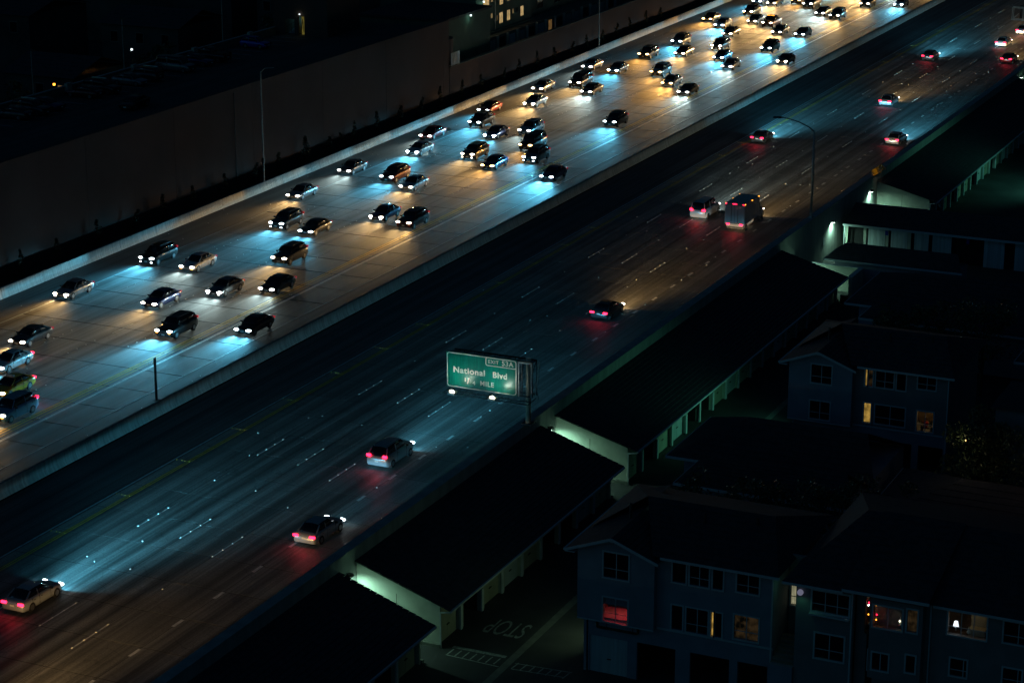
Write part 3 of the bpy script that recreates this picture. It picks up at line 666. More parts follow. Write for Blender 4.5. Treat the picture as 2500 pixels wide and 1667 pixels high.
t = thing('light_pole', 'second thin pole behind the barrier at the top of the photo', 'light pole', (-119.3, 285.5, .9)); obj('pole', MB().tube([(0, 0, 0), (0, 0, 11.4)], [.10, .06], 8), M['metal'], t)
obj('arm', MB().tube([(0, 0, 11.3), (.5, 0, 11.75), (1.6, 0, 11.9)], [.05, .04, .03], 6), M['metal'], t)
t = thing('sign_post', 'short steel post standing on the median barrier at lower left', 'post', (-88.75, 129.9, 1.0))
obj('post', MB().box(-.05, .05, -.09, .09, 0, 3.25), M['darkmetal'], t); obj('base_plate', MB().box(-.18, .18, -.2, .2, .02, .06), M['metal'], t); obj('sign_blade', MB().box(-.015, .015, -.10, .10, 1.6, 3.2), M['darkmetal'], t)
# yellow warning sign on the wall top
t = thing('warning_sign', 'small amber warning sign with dark letters on top of the retaining wall', 'road sign', (-62.6, 225.6, .92))
def ys(u, v): return (-.05 + v * .42, -2.0 + u * 3.9, .42 - v * .48)
obj('sign_plate', MB().quadbox([ys(0, 1), ys(1, 1), ys(1, 0), ys(0, 0), tuple(Vector(ys(0, 1)) + Vector((.02, 0, .02))), tuple(Vector(ys(1, 1)) + Vector((.02, 0, .02))), tuple(Vector(ys(1, 0)) + Vector((.02, 0, .02))), tuple(Vector(ys(0, 0)) + Vector((.02, 0, .02)))]), M['signyellow'], t)
obj('bracket', MB().bar((0, -1.6, 0), (.0, -1.6, .40), .05).bar((0, 1.5, 0), (.0, 1.5, .40), .05), M['darkmetal'], t)
for s, u, v in (('THR', .50, .60), ('TR', .27, .75)):
    p = Vector(ys(u, v)) + Vector((.03, 0, .035)); text(s, .52, p, t, M['black'], rot=(R(72), 0, R(24)), ext=.003, off=.01, sx=.85)
lamp('sign_light', 'SPOT', (.9, -1.2, 1.0), 26, (1, .8, .5), t, (Vector((.9, -.6, .8))).to_track_quat('Z', 'Y').to_euler(), 120, .9, .06)  # added spot, with its fixture below, to brighten the amber plate
obj('added_sign_lamp', MB().bar((.45, -1.2, .0), (.9, -1.2, 1.0), .04).box(.8, 1.0, -1.3, -1.1, 1.02, 1.08), M['darkmetal'], t)
# overhead gantry at the right edge of the picture
t = thing('sign_gantry', 'pale steel overhead gantry entering at the top right corner', 'gantry', (-60, 312, 0))
b = MB()
for z in (4.2, 5.85):
    for yy in (0, .9): b.bar((-8.5, yy, z), (1, yy, z), .13 if z < 5 else .09)
for k in range(7):
    xa = -8.4 + k * 1.5; b.bar((xa, 0, 4.2), (xa, 0, 5.85), .09).bar((xa, .9, 4.2), (xa, .9, 5.85), .07).bar((xa, 0, 4.2), (xa + .9, 0, 5.1), .07).bar((xa, 0, 4.2), (xa, .9, 4.2), .06)
obj('truss', b, mat('pale_steel', (.55, .62, .58), .5, 4, .2, 0, metal=.3), t)
obj('post', MB().tube([(.6, .4, .8), (.6, .4, 5.9)], .2, 12), M['metal'], t); obj('sign_back', MB().box(-7.6, 0, 1.0, 1.06, 3.9, 6.1), M['darkmetal'], t)

# wall lamps on the retaining wall above the yards
for k, (y, z, e, wh) in enumerate(((110.55, -.55, 26, 'by the nearest end wall'), (140.5, -.6, 30, 'assumed hidden below the exit sign'), (195.2, -.85, 75, 'at the corner of the long garage roof'),  # lamp below the exit sign is assumed, unseen behind the garage roof
                                   (209.3, -.80, 26, 'above the small white notice'), (222.5, -.50, 26, 'below the amber warning sign'), (291.5, .0, 24, 'at the right edge gap'))):
    t = thing('wall_lamp', 'hooded wall lamp shining down the retaining wall %s' % wh, 'wall lamp', (-62.38, y, z), 0, 'lamps along the retaining wall')
    obj('bracket', MB().bar((0, 0, .12), (.28, 0, .16), .05), M['black'], t)
    obj('lamp_hood', MB().quadbox([(.02, -.20, -.02), (.44, -.20, -.02), (.44, .20, -.02), (.02, .20, -.02), (.10, -.14, .16), (.36, -.14, .16), (.36, .14, .16), (.10, .14, .16)]), M['black'], t)
    obj('lamp_lens', MB().box(.08, .38, -.15, .15, -.055, -.025), M['bulbG'], t)
    lamp('lamp_light', 'SPOT', (.26, 0, -.10), e * 22, (.50, 1.0, .74), t, (0, R(-6), 0), 165, .9, .06)
obj('notice_plate', MB().box(0, .02, -.28, .28, -.4, .4), M['pillar'], lab(thing('wall_notice', '', '', (-62.37, 206.9, -2.2)), 'small pale notice plate fixed to the retaining wall under a lamp', 'notice'))

# ------------------------------------------------------------------ garages against the wall
def roof_slope(b, e0, e1, t1, t0, n, lift=.05, m=None):
    """tile courses from the eave (e0-e1) up to the top edge (t0-t1)"""
    e0, e1, t0, t1 = map(Vector, (e0, e1, t0, t1)); nrm = (e1 - e0).cross(t0 - e0).normalized()
    if nrm.z < 0: nrm = -nrm
    for k in range(n):
        a, c = k / n, (k + 1.06) / n
        p = [e0.lerp(t0, a), e1.lerp(t1, a), e1.lerp(t1, min(1, c)), e0.lerp(t0, min(1, c))]
        q = [p[0] + nrm * lift * 1.6, p[1] + nrm * lift * 1.6, p[2] + nrm * lift * .5, p[3] + nrm * lift * .5]
        b.quadbox(p + q, m)
    return b
tile = MB().quadbox([(-.10, 0, -.03), (.10, 0, -.03), (.10, .42, -.03), (-.10, .42, -.03), (-.07, 0, .06), (.07, 0, .06), (.06, .42, .03), (-.06, .42, .03)]).mesh('rake_tile', M['roof'])
dh = MB().box(0, .05, -.16, .16, 0, .06).mesh('door_handle', M['black'])
def garage(y0, y1, n, label, openb=(), near=True, xw=-56.7):
    t = thing('garage_row', label, 'garage', (-62.4, y0, 0), 0, 'garage rows below the freeway wall')
    Ln = y1 - y0; zg = gz((y0 + y1) / 2); ze = lambda y: gz(y0 + y) + 2.45; zt = 0.0
    ex = 6.55; dx = xw + 62.4
    r = MB(); za, zb = ze(0), ze(Ln)
    za = zb = (za + zb) / 2 if Ln < 40 else None or (ze(0) + ze(Ln)) / 2
    roof_slope(r, (ex, -.25, za), (ex, Ln + .25, za), (.02, Ln + .25, zt), (.02, -.25, zt), 18, .035)
    obj('roof', r, M['roof'], t)
    sl = math.atan2(zt - za, -ex)
    for yy, show in ((-.25, near), (Ln + .25, True)):
        if not show: continue
        for k in range(15):
            f = k / 15; o = link('rake_tile', tile, t, (ex - f * (ex - .05), yy, za + f * (zt - za) + .07)); o.rotation_euler = (math.atan2(zt - za, ex), 0, R(90))
    for yy in (0, Ln):      # end walls with a battered kerb
        s = -1 if yy == 0 else 1; zg = gz(y0 + yy); y2 = yy - s * .18
        w = MB(); a, c = sorted((yy, y2))
        w.quadbox([(.02, a, zg - .3), (dx, a, zg - .3), (dx, c, zg - .3), (.02, c, zg - .3), (.02, a, zt - .06), (dx, a, za + .14), (dx, c, za + .14), (.02, c, zt - .06)])
        obj('end_wall', w, M['stucco'], t)
        obj('kerb', MB().box(.02, dx + .1, yy + s * .004, yy + s * .22, zg - .2, zg + .22), M['gutter'], t)
        obj('control_joint', MB().box(dx * .48, dx * .48 + .03, yy + s * .003, yy + s * .008, zg, za + .4), M['gap'], t)
    obj('gutter', MB().box(ex - .02, ex + .10, -.3, Ln + .3, za - .06, za + .06), M['trim'], t)
    obj('fascia', MB().box(ex - .08, ex - .03, -.27, Ln + .27, za - .16, za + .0), M['stucco'], t)
    obj('downspout', MB().bar((ex + .02, -.2, za - .06), (dx + .1, -.12, za - .25), .07).bar((dx + .1, -.12, za - .25), (dx + .1, -.12, gz(y0)), .08), M['trim'], t)
    pit = Ln / n
    for k in range(n):
        yc = (k + .5) * pit; zg = gz(y0 + yc); 
        if k not in openb:
            h = za - .05 - zg
            dd = obj('garage_door', MB().box(0, .05, -pit / 2 + .28, pit / 2 - .28, 0, h).box(.05, .06, -.01, .01, 0, h), M['doorW' if k % 4 == 3 else 'door'], t, (dx - .28, yc, zg))
            link('door_handle', dh, dd, (.055, .0, .85))
        else:
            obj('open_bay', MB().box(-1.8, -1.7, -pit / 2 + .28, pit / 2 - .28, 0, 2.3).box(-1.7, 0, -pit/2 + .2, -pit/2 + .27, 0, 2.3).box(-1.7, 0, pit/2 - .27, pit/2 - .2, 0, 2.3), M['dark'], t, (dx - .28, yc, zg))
            if rnd.random() < .0: pass
    for k in range(1, n):
        yc = k * pit; zg = gz(y0 + yc)
        obj('pillar', MB().box(-.42, 0, -.26, .26, 0, za + .05 - zg), M['stucco'], t, (dx - .02, yc, zg)); 
        obj('pillar_guard', MB().box(.0, .10, -.30, -.06, 0, 1.5 + .5 * (k % 2)), M['pillar'], t, (dx - .01, yc, zg))
    return t
garage(79.5, 109.2, 10, 'long dark roofed garage row at the bottom edge, nearest of the rows', (3, 8), near=False)
garage(111.8, 138.8, 9, 'garage row between the two brightly lit end walls, beside the painted STOP', (1, 5, 6))
garage(141.9, 193.1, 17, 'longest garage row with pale doors glowing green, right of the exit sign', (1, 4, 5))
obj('ledge', MB().box(-62.38, -55.9, 224.4, 225.05, -4.4, -2.72), M['gutter'], lab(thing('low_wall', '', '', (0, 0, 0)), 'low pale ledge wall at the foot of the far garage end wall', 'wall'))
garage(225.3, 290.4, 22, 'far garage row past the amber warning sign', (1, 3, 6, 9))
garage(293.5, 340, 15, 'farthest garage row, half cut by the right edge', (2, 7))
t = thing('coiled_hose', 'coil of pale hose hanging on a garage pillar near the amber sign', 'hose', (-55.75, 225.6, -1.9))
obj('hose', MB().tube([(.05, .36 * math.sin(a / 12 * math.tau), .36 * math.cos(a / 12 * math.tau)) for a in range(13)], .035, 6, cap=False), M['trim'], t)
# painted STOP, bar, ladder and gutter in the near yard
t = lab(obj('stop_bar', MB().box(-56.0, -52.45, 112.0, 112.3, gz(112) + .004, gz(112) + .008), M['paintOld']), 'worn painted stop bar in front of the STOP lettering', 'road marking'); t['kind'] = 'structure'
zz = gz(114) + .03
t = bpy.data.objects.new('stop_lettering', None); COL.objects.link(t); t['label'] = 'faded STOP lettering painted upside down on the yard'; t['category'] = 'road marking'
text('STOP', 1.0, (-52.75, 116.9, zz), t, M['paintOld'], rot=(0, 0, math.pi), ext=.002, sx=1.12, sy=3.1, off=.0)
b = MB(); zz = gz(111.2) + .006
def ln2(x0, y0, x1, y1, w=.09):
    d = Vector((x1 - x0, y1 - y0, 0)).normalized(); n = Vector((-d.y, d.x, 0)) * w / 2; a = Vector((x0, y0, zz)); c = Vector((x1, y1, zz)); b.face([a - n, c - n, c + n, a + n])
ln2(-55.9, 110.95, -52.3, 110.75); ln2(-51.5, 110.8, -48.2, 111.05); ln2(-51.6, 111.6, -48.0, 111.85); 
for k in range(7): xx = -55.85 + k * .52; ln2(xx, 110.95, xx + .05, 111.85 - .0)
for k in range(7): xx = -51.5 + k * .55; ln2(xx, 110.85, xx + .08, 111.75)
obj('ladder_marking', b, M['paintOld'], kind='structure')
b = MB()
for a, c in ((60, 111), (111, 142), (142, 193), (193, 225)): b.face([(-52.25, a, gz(a) + .004), (-51.75, a, gz(a) + .004), (-51.75, c, gz(c) + .004), (-52.25, c, gz(c) + .004)])
obj('gutter', b, M['gutter'], kind='structure')
lab(obj('crumpled_paper', MB().quadbox([(0, 0, 0), (.25, .05, 0), (.22, .2, .02), (.02, .22, .0), (.03, .03, .12), (.2, .02, .08), (.2, .18, .14), (.05, .2, .06)]), M['signwhite'], None, (-57.6, 110.0, gz(110))), 'crumpled white paper lying in the gap between garages', 'litter')
# low L-shaped enclosure wall
t = thing('enclosure_wall', 'L shaped pale block wall lit bright at the end of the long garage row', 'wall', (-62.4, 196.7, 0))
zg = gz(195) - .2
obj('long_wall', MB().box(0, 6.95, 0, .22, zg, -1.72), M['stucco'], t); obj('short_wall', MB().box(6.6, 6.95, -3.3, -.003, zg, -1.72), M['stucco'], t)
obj('wall_cap', MB().box(0, 7.0, -.03, .25, -1.717, -1.66).box(6.56, 6.99, -3.35, -.033, -1.717, -1.66), M['trim'], t)
t = thing('utility_box', 'small dark red box at the foot of the enclosure wall', 'box', (-56.0, 192.9, gz(192))); obj('box_body', MB().box(-.3, .3, -.25, .25, 0, .7), M['car_dark red'], t); obj('lid', MB().box(-.33, .33, -.28, .28, .703, .78), M['gutter'], t)

# ------------------------------------------------------------------ houses on the right
def wall_open(b, x0, x1, z0, z1, y, th, ops, m=None):
    xs = sorted({x0, x1, *[v for o in ops for v in o[:2]]}); zs = sorted({z0, z1, *[v for o in ops for v in o[2:4]]})
    for a, c in zip(xs, xs[1:]):
        run = None
        for d, e in zip(zs, zs[1:]):
            inside = any(o[0] - 1e-6 <= a and c <= o[1] + 1e-6 and o[2] - 1e-6 <= d and e <= o[3] + 1e-6 for o in ops)
            if inside:
                if run is not None: b.box(a, c, y, y + th, run, d, m)
                run = None
            elif run is None: run = d
        if run is not None: b.box(a, c, y, y + th, run, z1, m)
    return b
def window(p, x0, x1, z0, z1, y, lit=None, mull=(.5,), rail=.35, frame=.09, glow=1.0):
    f = MB(); pr = .04
    f.box(x0 - frame, x1 + frame, y - pr, y - .002, z1, z1 + frame).box(x0 - frame, x1 + frame, y - pr - .03, y - .002, z0 - frame, z0).box(x0 - frame, x0, y - pr, y - .002, z0, z1).box(x1, x1 + frame, y - pr, y - .002, z0, z1)
    for mm in mull: xx = x0 + (x1 - x0) * mm; f.box(xx - .025, xx + .025, y + .03, y + .07, z0, z1)
    if rail: zz = z0 + (z1 - z0) * rail; f.box(x0, x1, y + .032, y + .068, zz - .02, zz + .02)
    w = obj('window', f, M['trim'], p)
    obj('pane', MB().box(x0, x1, y + .08, y + .10, z0, z1), M['clear'] if lit else M['glass'], w)
    if lit in ('blind', 'blinddim', 'greylit'):
        n = max(3, int((x1 - x0) / .09)); s = MB()
        for k in range(n): a = x0 + (x1 - x0) * k / n; s.quadbox([(a, y + .14, z0), (a + .07, y + .17, z0), (a + .07, y + .18, z0), (a, y + .15, z0), (a, y + .14, z1), (a + .07, y + .17, z1), (a + .07, y + .18, z1), (a, y + .15, z1)])
        obj('blind_slats', s, M[lit], w)
        obj('room_backing', MB().box(x0 - .1, x1 + .1, y + .24, y + .26, z0 - .1, z1 + .1), M['dark'], p)
    elif lit == 'room':
        rm = MB(); rm.box(x0 - .5, x1 + .5, y + 2.2, y + 2.25, z0 - .6, z1 + .3).box(x0 - .55, x0 - .5, y + .25, y + 2.2, z0 - .6, z1 + .3).box(x1 + .5, x1 + .55, y + .25, y + 2.2, z0 - .6, z1 + .3).box(x0 - .5, x1 + .5, y + .25, y + 2.2, z0 - .66, z0 - .6).box(x0 - .5, x1 + .5, y + .25, y + 2.2, z1 + .3, z1 + .36)
        obj('room', rm, M['roomwall'], p); 
        lamp('room_light', 'POINT', ((x0 + x1) / 2 - .1, y + 1.1, z1 + .1), 2.2 * glow, (1, .62, .22), p, rad=.12)
    return w
def gable_house(name, label, Y, X0, dz=0, lit='A'):
    t = thing(name, label, 'house', (X0, Y, gz(Y)))
    q = -gz(Y); ox = X0
    P = lambda x: x - ox            # world x -> local
    hz = lambda z: z + dz + q
    gx0, gx1, gxr = P(X0), P(X0 + 4.8), P(X0 + 2.3)
    zo, ze, zr = hz(-1.15), hz(3.35), hz(4.22)
    if lit == 'A': ops = [(P(X0) + 1.65, P(X0) + 3.17, hz(-1.08), hz(.42)), (P(X0) + 1.65, P(X0) + 3.2, hz(1.7), hz(3.25))]
    else: ops = [(P(X0) + 1.70, P(X0) + 3.2, hz(-.92), hz(.44)), (P(X0) + 1.72, P(X0) + 3.24, hz(1.84), hz(3.22))]
    # gable wing
    w = MB(); wall_open(w, gx0, gx1, zo, ze, 0, .22, ops)
    w.v += [(gx0, 0, ze), (gx1, 0, ze - 0), (gxr, 0, zr), (gx0, .22, ze), (gx1, .22, ze), (gxr, .22, zr)]; i = len(w.v) - 6
    w.f += [(i, i+1, i+2), (i+3, i+5, i+4), (i, i+2, i+5, i+3), (i+2, i+1, i+4, i+5)]; w.mi += [0] * 4
    w.box(gx0, gx0 + .2, .223, 9, zo, ze).box(gx1 - .2, gx1, .223, 9, zo, ze).box(gx0 + .2, gx1 - .2, .223, 8.9, zo, zo + .2)
    obj('wall', w, M['house'], t)
    obj('room_backing', MB().box(gx0 + .21, gx1 - .21, 2.4, 2.45, zo + .2, ze), M['dark'], t)
    obj('window_trim', MB().box(gx0, gx1, -.02, -.003, zo - .05, zo + .03), M['trim'], t)
    window(t, *ops[0][:4], 0, 'room' if lit == 'A' else None, glow=1.2)
    if lit == 'A': obj('roller_blind', MB().box(ops[0][0], ops[0][1], .14, .16, ops[0][3] - .48, ops[0][3]), M['house'], t)
    window(t, *ops[1][:4], 0, None)
    # ground floor set back under the overhang
    l = MB(); l.box(gx0 + .25, gx0 + .42, .45, 9, 0, zo).box(gx0 + .425, gx0 + .5, .5, .7, 0, zo)
    wall_open(l, gx0 + .25, gx1 + 7.05, 0, zo - .002, .5, .2, [(gx0 + .6, gx0 + 3.0, 0, 2.35), (gx0 + 3.6, gx0 + 6.0, 0, 2.4), (gx0 + 6.9, gx0 + 9.3, 0, 2.4), (gx0 + 9.8, gx0 + 11.6, 0, 2.4)])
    obj('wall', l, M['house'], t)
    d = obj('garage_door', MB().box(gx0 + .6, gx0 + 3.0, .58, .64, 0, 2.35).box(gx0 + .6, gx0 + 3.0, .575, .58, .76, .78).box(gx0 + .6, gx0 + 3.0, .575, .58, 1.55, 1.57), M['doorW'], t)
    obj('door_handle', MB().box(gx0 + 1.7, gx0 + 1.95, .53, .575, .9, .96), M['black'], d)
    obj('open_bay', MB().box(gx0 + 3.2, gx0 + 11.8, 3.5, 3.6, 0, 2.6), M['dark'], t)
    # main block
    m0, m1 = gx1, gx1 + 7.05; mo = hz(-1.15); mt = hz(3.45); y = .45
    if lit == 'A': mo2 = [(m0 + .95, m0 + 1.75, hz(1.95), hz(3.3), None), (m0 + 2.0, m0 + 3.15, hz(1.95), hz(3.3), None), (m0 + 3.4, m0 + 4.0, hz(1.95), hz(3.3), None), (m0 + 4.85, m0 + 6.15, hz(2.05), hz(3.3), None),
            (m0 + .95, m0 + 1.6, hz(-1.0), hz(.5), None), (m0 + 1.85, m0 + 3.15, hz(-1.0), hz(.5), None), (m0 + 3.35, m0 + 3.5, hz(-1.0), hz(.5), 'blind'), (m0 + 3.6, m0 + 4.0, hz(-1.0), hz(.5), None), (m0 + 4.75, m0 + 6.2, hz(-.85), hz(.6), 'blinddim')]
    else: mo2 = [(m0 + .85, m0 + 1.02, hz(1.98), hz(3.38), 'blind'), (m0 + 1.08, m0 + 1.4, hz(1.98), hz(3.38), 'blinddim'), (m0 + 1.65, m0 + 2.95, hz(2.0), hz(3.35), None), (m0 + 3.2, m0 + 3.85, hz(1.98), hz(3.3), None), (m0 + 4.75, m0 + 6.05, hz(2.3), hz(3.35), None),
            (m0 + .85, m0 + 1.35, hz(-.80), hz(.66), 'blind'), (m0 + 1.7, m0 + 3.9, hz(-.78), hz(.64), None), (m0 + 4.8, m0 + 6.0, hz(-.88), hz(.6), 'room')]
    w = MB(); wall_open(w, m0 + .003, m1, mo, mt, y, .2, [o[:4] for o in mo2]); w.box(m1 - .2, m1, y + .203, 9, 0, mt).box(m0 + .02, m1 - .2, y + .21, 8.9, mo, mo + .2)
    obj('wall', w, M['house'] if lit == 'A' else M['house2'], t)
    obj('room_backing', MB().box(m0 + .01, m1 - .21, 2.9, 2.95, mo + .2, mt), M['dark'], t)
    for o in mo2: window(t, *o[:4], y, o[4], mull=(.5,) if o[1] - o[0] > .9 else (), rail=.33 if o[1] - o[0] > .9 and o[4] != 'blind' else 0, glow=6.0)
    obj('belly_band', MB().box(m0 + .05, m1 + .05, y - .05, y - .003, mo - .02, mo + .10), M['trim'], t)
    # roofs
    r = MB(); Dp = 9.2
    roof_slope(r, (gx0 - .55, -.5, ze - .10), (gx0 - .55, Dp, ze - .10), (gxr, Dp, zr + .1), (gxr, -.5, zr + .1), 9, .03)
    roof_slope(r, (gx1 + .35, -.5, ze - .12), (gx1 + .35, 3.5, ze - .12), (gxr, 3.5, zr + .1), (gxr, -.5, zr + .1), 9, .03)
    obj('roof', r, M['roof'], t)
    r = MB(); rz = zr + .75
    roof_slope(r, (m0 - .1, y - .5, mt + .06), (m1 + .4, y - .5, mt + .06), (m1 - 1.6, 5.2, rz), (gxr, 5.2, rz), 10, .03)
    roof_slope(r, (m1 + .4, Dp + 1.2, mt + .06), (gx0 - .5, Dp + 1.2, mt + .06), (gxr, 5.2, rz), (m1 - 1.6, 5.2, rz), 10, .03)
    r.face([(m1 + .4, y - .5, mt + .06), (m1 + .4, Dp + 1.2, mt + .06), (m1 - 1.6, 5.2, rz)]); r.face([(gx0 - .5, Dp + 1.2, mt + .0), (gx0 - .5, 3, mt - .1), (gxr, 5.2, rz)])
    obj('roof', r, M['roof'], t)
    f = MB(); f.bar((gx0 - .6, -.52, ze - .16), (gxr, -.52, zr + .06), .05, .16).bar((gxr, -.52, zr + .06), (gx1 + .4, -.52, ze - .18), .05, .16).box(gxr - .08, gxr + .08, -.5, -.02, zr - .12, zr + .02)
    f.box(gx0 - .62, gx0 + .0, -.5, -.1, ze - .27, ze - .22).box(m0 + .35, m1 + .45, y - .56, y - .48, mt - .08, mt + .07)
    obj('fascia', f, M['trim'], t)
    obj('downspout', MB().bar((m1 - .06, y - .08, 0), (m1 - .06, y - .08, mt), .08), M['trim'], t)
    obj('gutter', MB().box(gx0 - .70, gx0 - .56, -.5, 9, ze - .20, ze - .08), M['trim'], t)
    # vents on the roof
    for vx, vy in ((2.0, 3.2), (6.5, 3.6), (9.5, 4.2)): obj('roof_vent', MB().tube([(vx, vy, mt + .6), (vx, vy, zr + .95)], .09, 8), M['darkmetal'], t)
    return t
HA = gable_house('corner_house', 'blue grey gabled house with the red lit bedroom window, lower right', 112.05, -47.8, 0, 'A')
HB = gable_house('gabled_house', 'grey gabled house with glowing yellow blinds, behind the first house', 151.5, -47.9, .05, 'B')
# bed and desk seen through the red-lit window
t = thing('bed', 'bed with a red patterned blanket behind the lit bedroom window', 'bed', (-45.4, 113.3, -1.75))
obj('mattress', MB().box(-1.2, 1.2, -.1, .94, .543, .72), M['door'], t)
obj('blanket', MB().box(-1.2, 1.2, .2, .95, 1.28, 1.95), M['blanket'], t)
obj('frame', MB().box(-1.25, 1.25, -.2, 1.1, .0, .54), M['bark'], t)
lamp('room_light', 'SPOT', (-45.2, 112.9, .35), 42, (1, .05, .06), None, (R(20), 0, 0), 150, .6, .1)  # added red spot that strengthens the red of the blanket
t = thing('desk', 'small desk below the lit bedroom window', 'desk', (-45.3, 112.75, -1.75)); obj('desk_top', MB().box(-.9, .9, -.25, .25, .62, .68), M['gutter'], t); obj('leg', MB().box(-.85, -.8, -.2, .2, 0, .617), M['bark'], t); obj('leg', MB().box(.8, .85, -.2, .2, 0, .617), M['bark'], t)
# person at the window of the grey house
def person(loc, rz, label):
    t = thing('person', label, 'person', loc, rz)
    P = {'pel': (0, 0, .95, .15), 'ch': (0, 0, 1.25, .17), 'nk': (0, -.01, 1.47, .06), 'hd': (0, -.03, 1.62, .105), 'hd2': (0, -.03, 1.70, .09), 'ls': (-.19, 0, 1.4, .065), 'le': (-.26, -.08, 1.12, .045), 'lh': (-.14, -.3, 1.08, .035),
         'rs': (.19, 0, 1.4, .065), 're': (.27, -.06, 1.12, .045), 'rh': (.16, -.3, 1.12, .035), 'lk': (-.1, -.02, .5, .075), 'la': (-.1, 0, .08, .05), 'lt': (-.1, -.16, .04, .04), 'rk': (.1, -.02, .5, .075), 'ra': (.1, 0, .08, .05), 'rt': (.1, -.16, .04, .04)}
    E = [('pel', 'ch'), ('ch', 'nk'), ('nk', 'hd'), ('hd', 'hd2'), ('ch', 'ls'), ('ls', 'le'), ('le', 'lh'), ('ch', 'rs'), ('rs', 're'), ('re', 'rh'), ('pel', 'lk'), ('lk', 'la'), ('la', 'lt'), ('pel', 'rk'), ('rk', 'ra'), ('ra', 'rt')]
    K = list(P); me = bpy.data.meshes.new('body'); me.from_pydata([P[k][:3] for k in K], [(K.index(a), K.index(c)) for a, c in E], [])
    me.materials.append(M['skin']); me.materials.append(M['car_red']); me.materials.append(M['car_dark blue'])
    o = link('body', me, t); md = o.modifiers.new('skin', 'SKIN'); md.use_smooth_shade = True
    sv = me.skin_vertices[0].data
    for i, k in enumerate(K): sv[i].radius = (P[k][3], P[k][3]); sv[i].use_root = (k == 'pel')
    o.modifiers.new('sub', 'SUBSURF').levels = 1
    sh = MB().tube([(0, 0, .92), (0, 0, 1.15), (0, 0, 1.38), (0, 0, 1.46)], [.17, .19, .2, .1], 12); 
    for s in (-1, 1): sh.tube([(s * .15, 0, 1.42), (s * .27, -.06, 1.14)], [.085, .065], 8)
    obj('shirt', sh, M['car_red'], t, smooth=True); obj('hair', MB().tube([(0, 0, 1.60), (0, 0, 1.74), (0, 0, 1.80)], [.12, .12, .05], 10), M['bark'], t, smooth=True)
    return t
person((-37.9, 153.0, -1.85), 0, 'person in a red top standing inside the lit ground window')
for k, (x, z) in enumerate(((-38.0, -.78), (-37.3, -.78))):
    t = thing('pot_plant', 'leafy pot plant on the %s of the lit window sill of the grey house' % ('left' if k == 0 else 'right'), 'plant', (x, 152.35, z)); rr = random.Random(k); b = MB(); leafcloud(b, (0, 0, .42), .25, .12, .25, 40, .1, rr); obj('foliage', b, M['leaf'], t)
    obj('pot', MB().tube([(0, 0, -.2), (0, 0, .18)], [.09, .12], 10), M['gutter'], t)

# right-hand house with bay windows
t = HC_ = thing('bay_house', 'dark house with bay windows and a lit room, filling the lower right corner', 'house', (-34.5, 112.0, -4.7))
def L3(x): return x + 34.5
def hz(z): return z + 4.7
zo = hz(-1.65); zt = hz(3.45)
opC = [(L3(-33.55), L3(-31.45), hz(1.95), hz(3.15), None), (L3(-33.3), L3(-31.65), hz(-.85), hz(.62), None)]
w = MB(); wall_open(w, 0, L3(-31.15), 0, zt, 0, .22, [o[:4] for o in opC]); w.box(0, .2, .223, 9, 0, zt); obj('wall', w, M['house2'], t)
for o in opC: window(t, *o[:4], 0, None, mull=(.35, .68) if o[2] > 6 else (.5,), frame=.1)
b = MB(); b.box(L3(-33.65), L3(-31.35), -.35, -.045, hz(1.78), hz(1.86)); obj('sill', b, M['trim'], t)
# recessed joint and projecting bay
obj('wall', MB().box(L3(-31.147), L3(-30.5), .5, .7, 0, zt), M['house2'], t)
opD = [(L3(-29.95), L3(-28.35), hz(1.8), hz(3.05), 'room'), (L3(-28.05), L3(-27.5), hz(1.85), hz(3.15), 'blinddim'), (L3(-29.9), L3(-29.0), hz(-.75), hz(.25), None), (L3(-28.0), L3(-27.5), hz(-.55), hz(.45), None)]
w = MB(); wall_open(w, L3(-30.15), L3(-27.2), hz(-1.3), zt, -.35, .2, [o[:4] for o in opD]); w.box(L3(-30.15), L3(-29.97), -.147, .5, hz(-1.3), hz(-.9)).box(L3(-30.15), L3(-29.97), -.147, .5, hz(3.2), zt).box(L3(-30.15), L3(-29.97), -.147, .5, hz(.35), hz(1.9)).box(L3(-27.4), L3(-27.2), -.147, .5, hz(-1.3), zt).box(L3(-29.9), L3(-27.45), -.14, .5, hz(-1.3), hz(-1.2))
obj('bay_wall', w, M['house2'], t)
for o in opD: window(t, *o[:4], -.35, o[4], mull=(.5,) if o[1] - o[0] > .8 else (), rail=0, glow=.6)
obj('side_trim', MB().box(L3(-30.20), L3(-30.155), -.36, .5, hz(-.93), hz(-.85)).box(L3(-30.20), L3(-30.155), -.36, .5, hz(.3), hz(.38)).box(L3(-30.20), L3(-30.155), -.37, -.30, hz(-.85), hz(.3)).box(L3(-30.20), L3(-30.155), -.36, .5, hz(1.85), hz(1.93)), M['trim'], t)
opE = [(L3(-25.95), L3(-23.85), hz(1.85), hz(3.2), 'room'), (L3(-22.9), L3(-20.6), hz(1.95), hz(3.15), None), (L3(-25.7), L3(-24.8), hz(-.55), hz(.45), None), (L3(-22.8), L3(-21.8), hz(-.55), hz(.45), None)]
w = MB(); wall_open(w, L3(-27.197), L3(-16), 0, zt, .3, .2, [o[:4] for o in opE]); w.box(L3(-30.1), L3(-27.2), .503, .7, 0, zt); obj('wall', w, M['house2'], t)
for o in opE: window(t, *o[:4], .3, o[4], mull=(.34, .67) if o[1] - o[0] > 1.5 else (.8,), rail=.33, glow=2.2)
obj('room_backing', MB().box(.21, L3(-30.6), 2.9, 2.95, 0, zt).box(L3(-31), L3(-16), 3.0, 3.05, 0, zt), M['dark'], t)
r = MB(); rz = hz(5.6)
roof_slope(r, (-.7, -.5, zt + .1), (L3(-30.6), -.5, zt + .1), (L3(-30.6), 7, rz), (2.0, 7, rz), 12, .03)
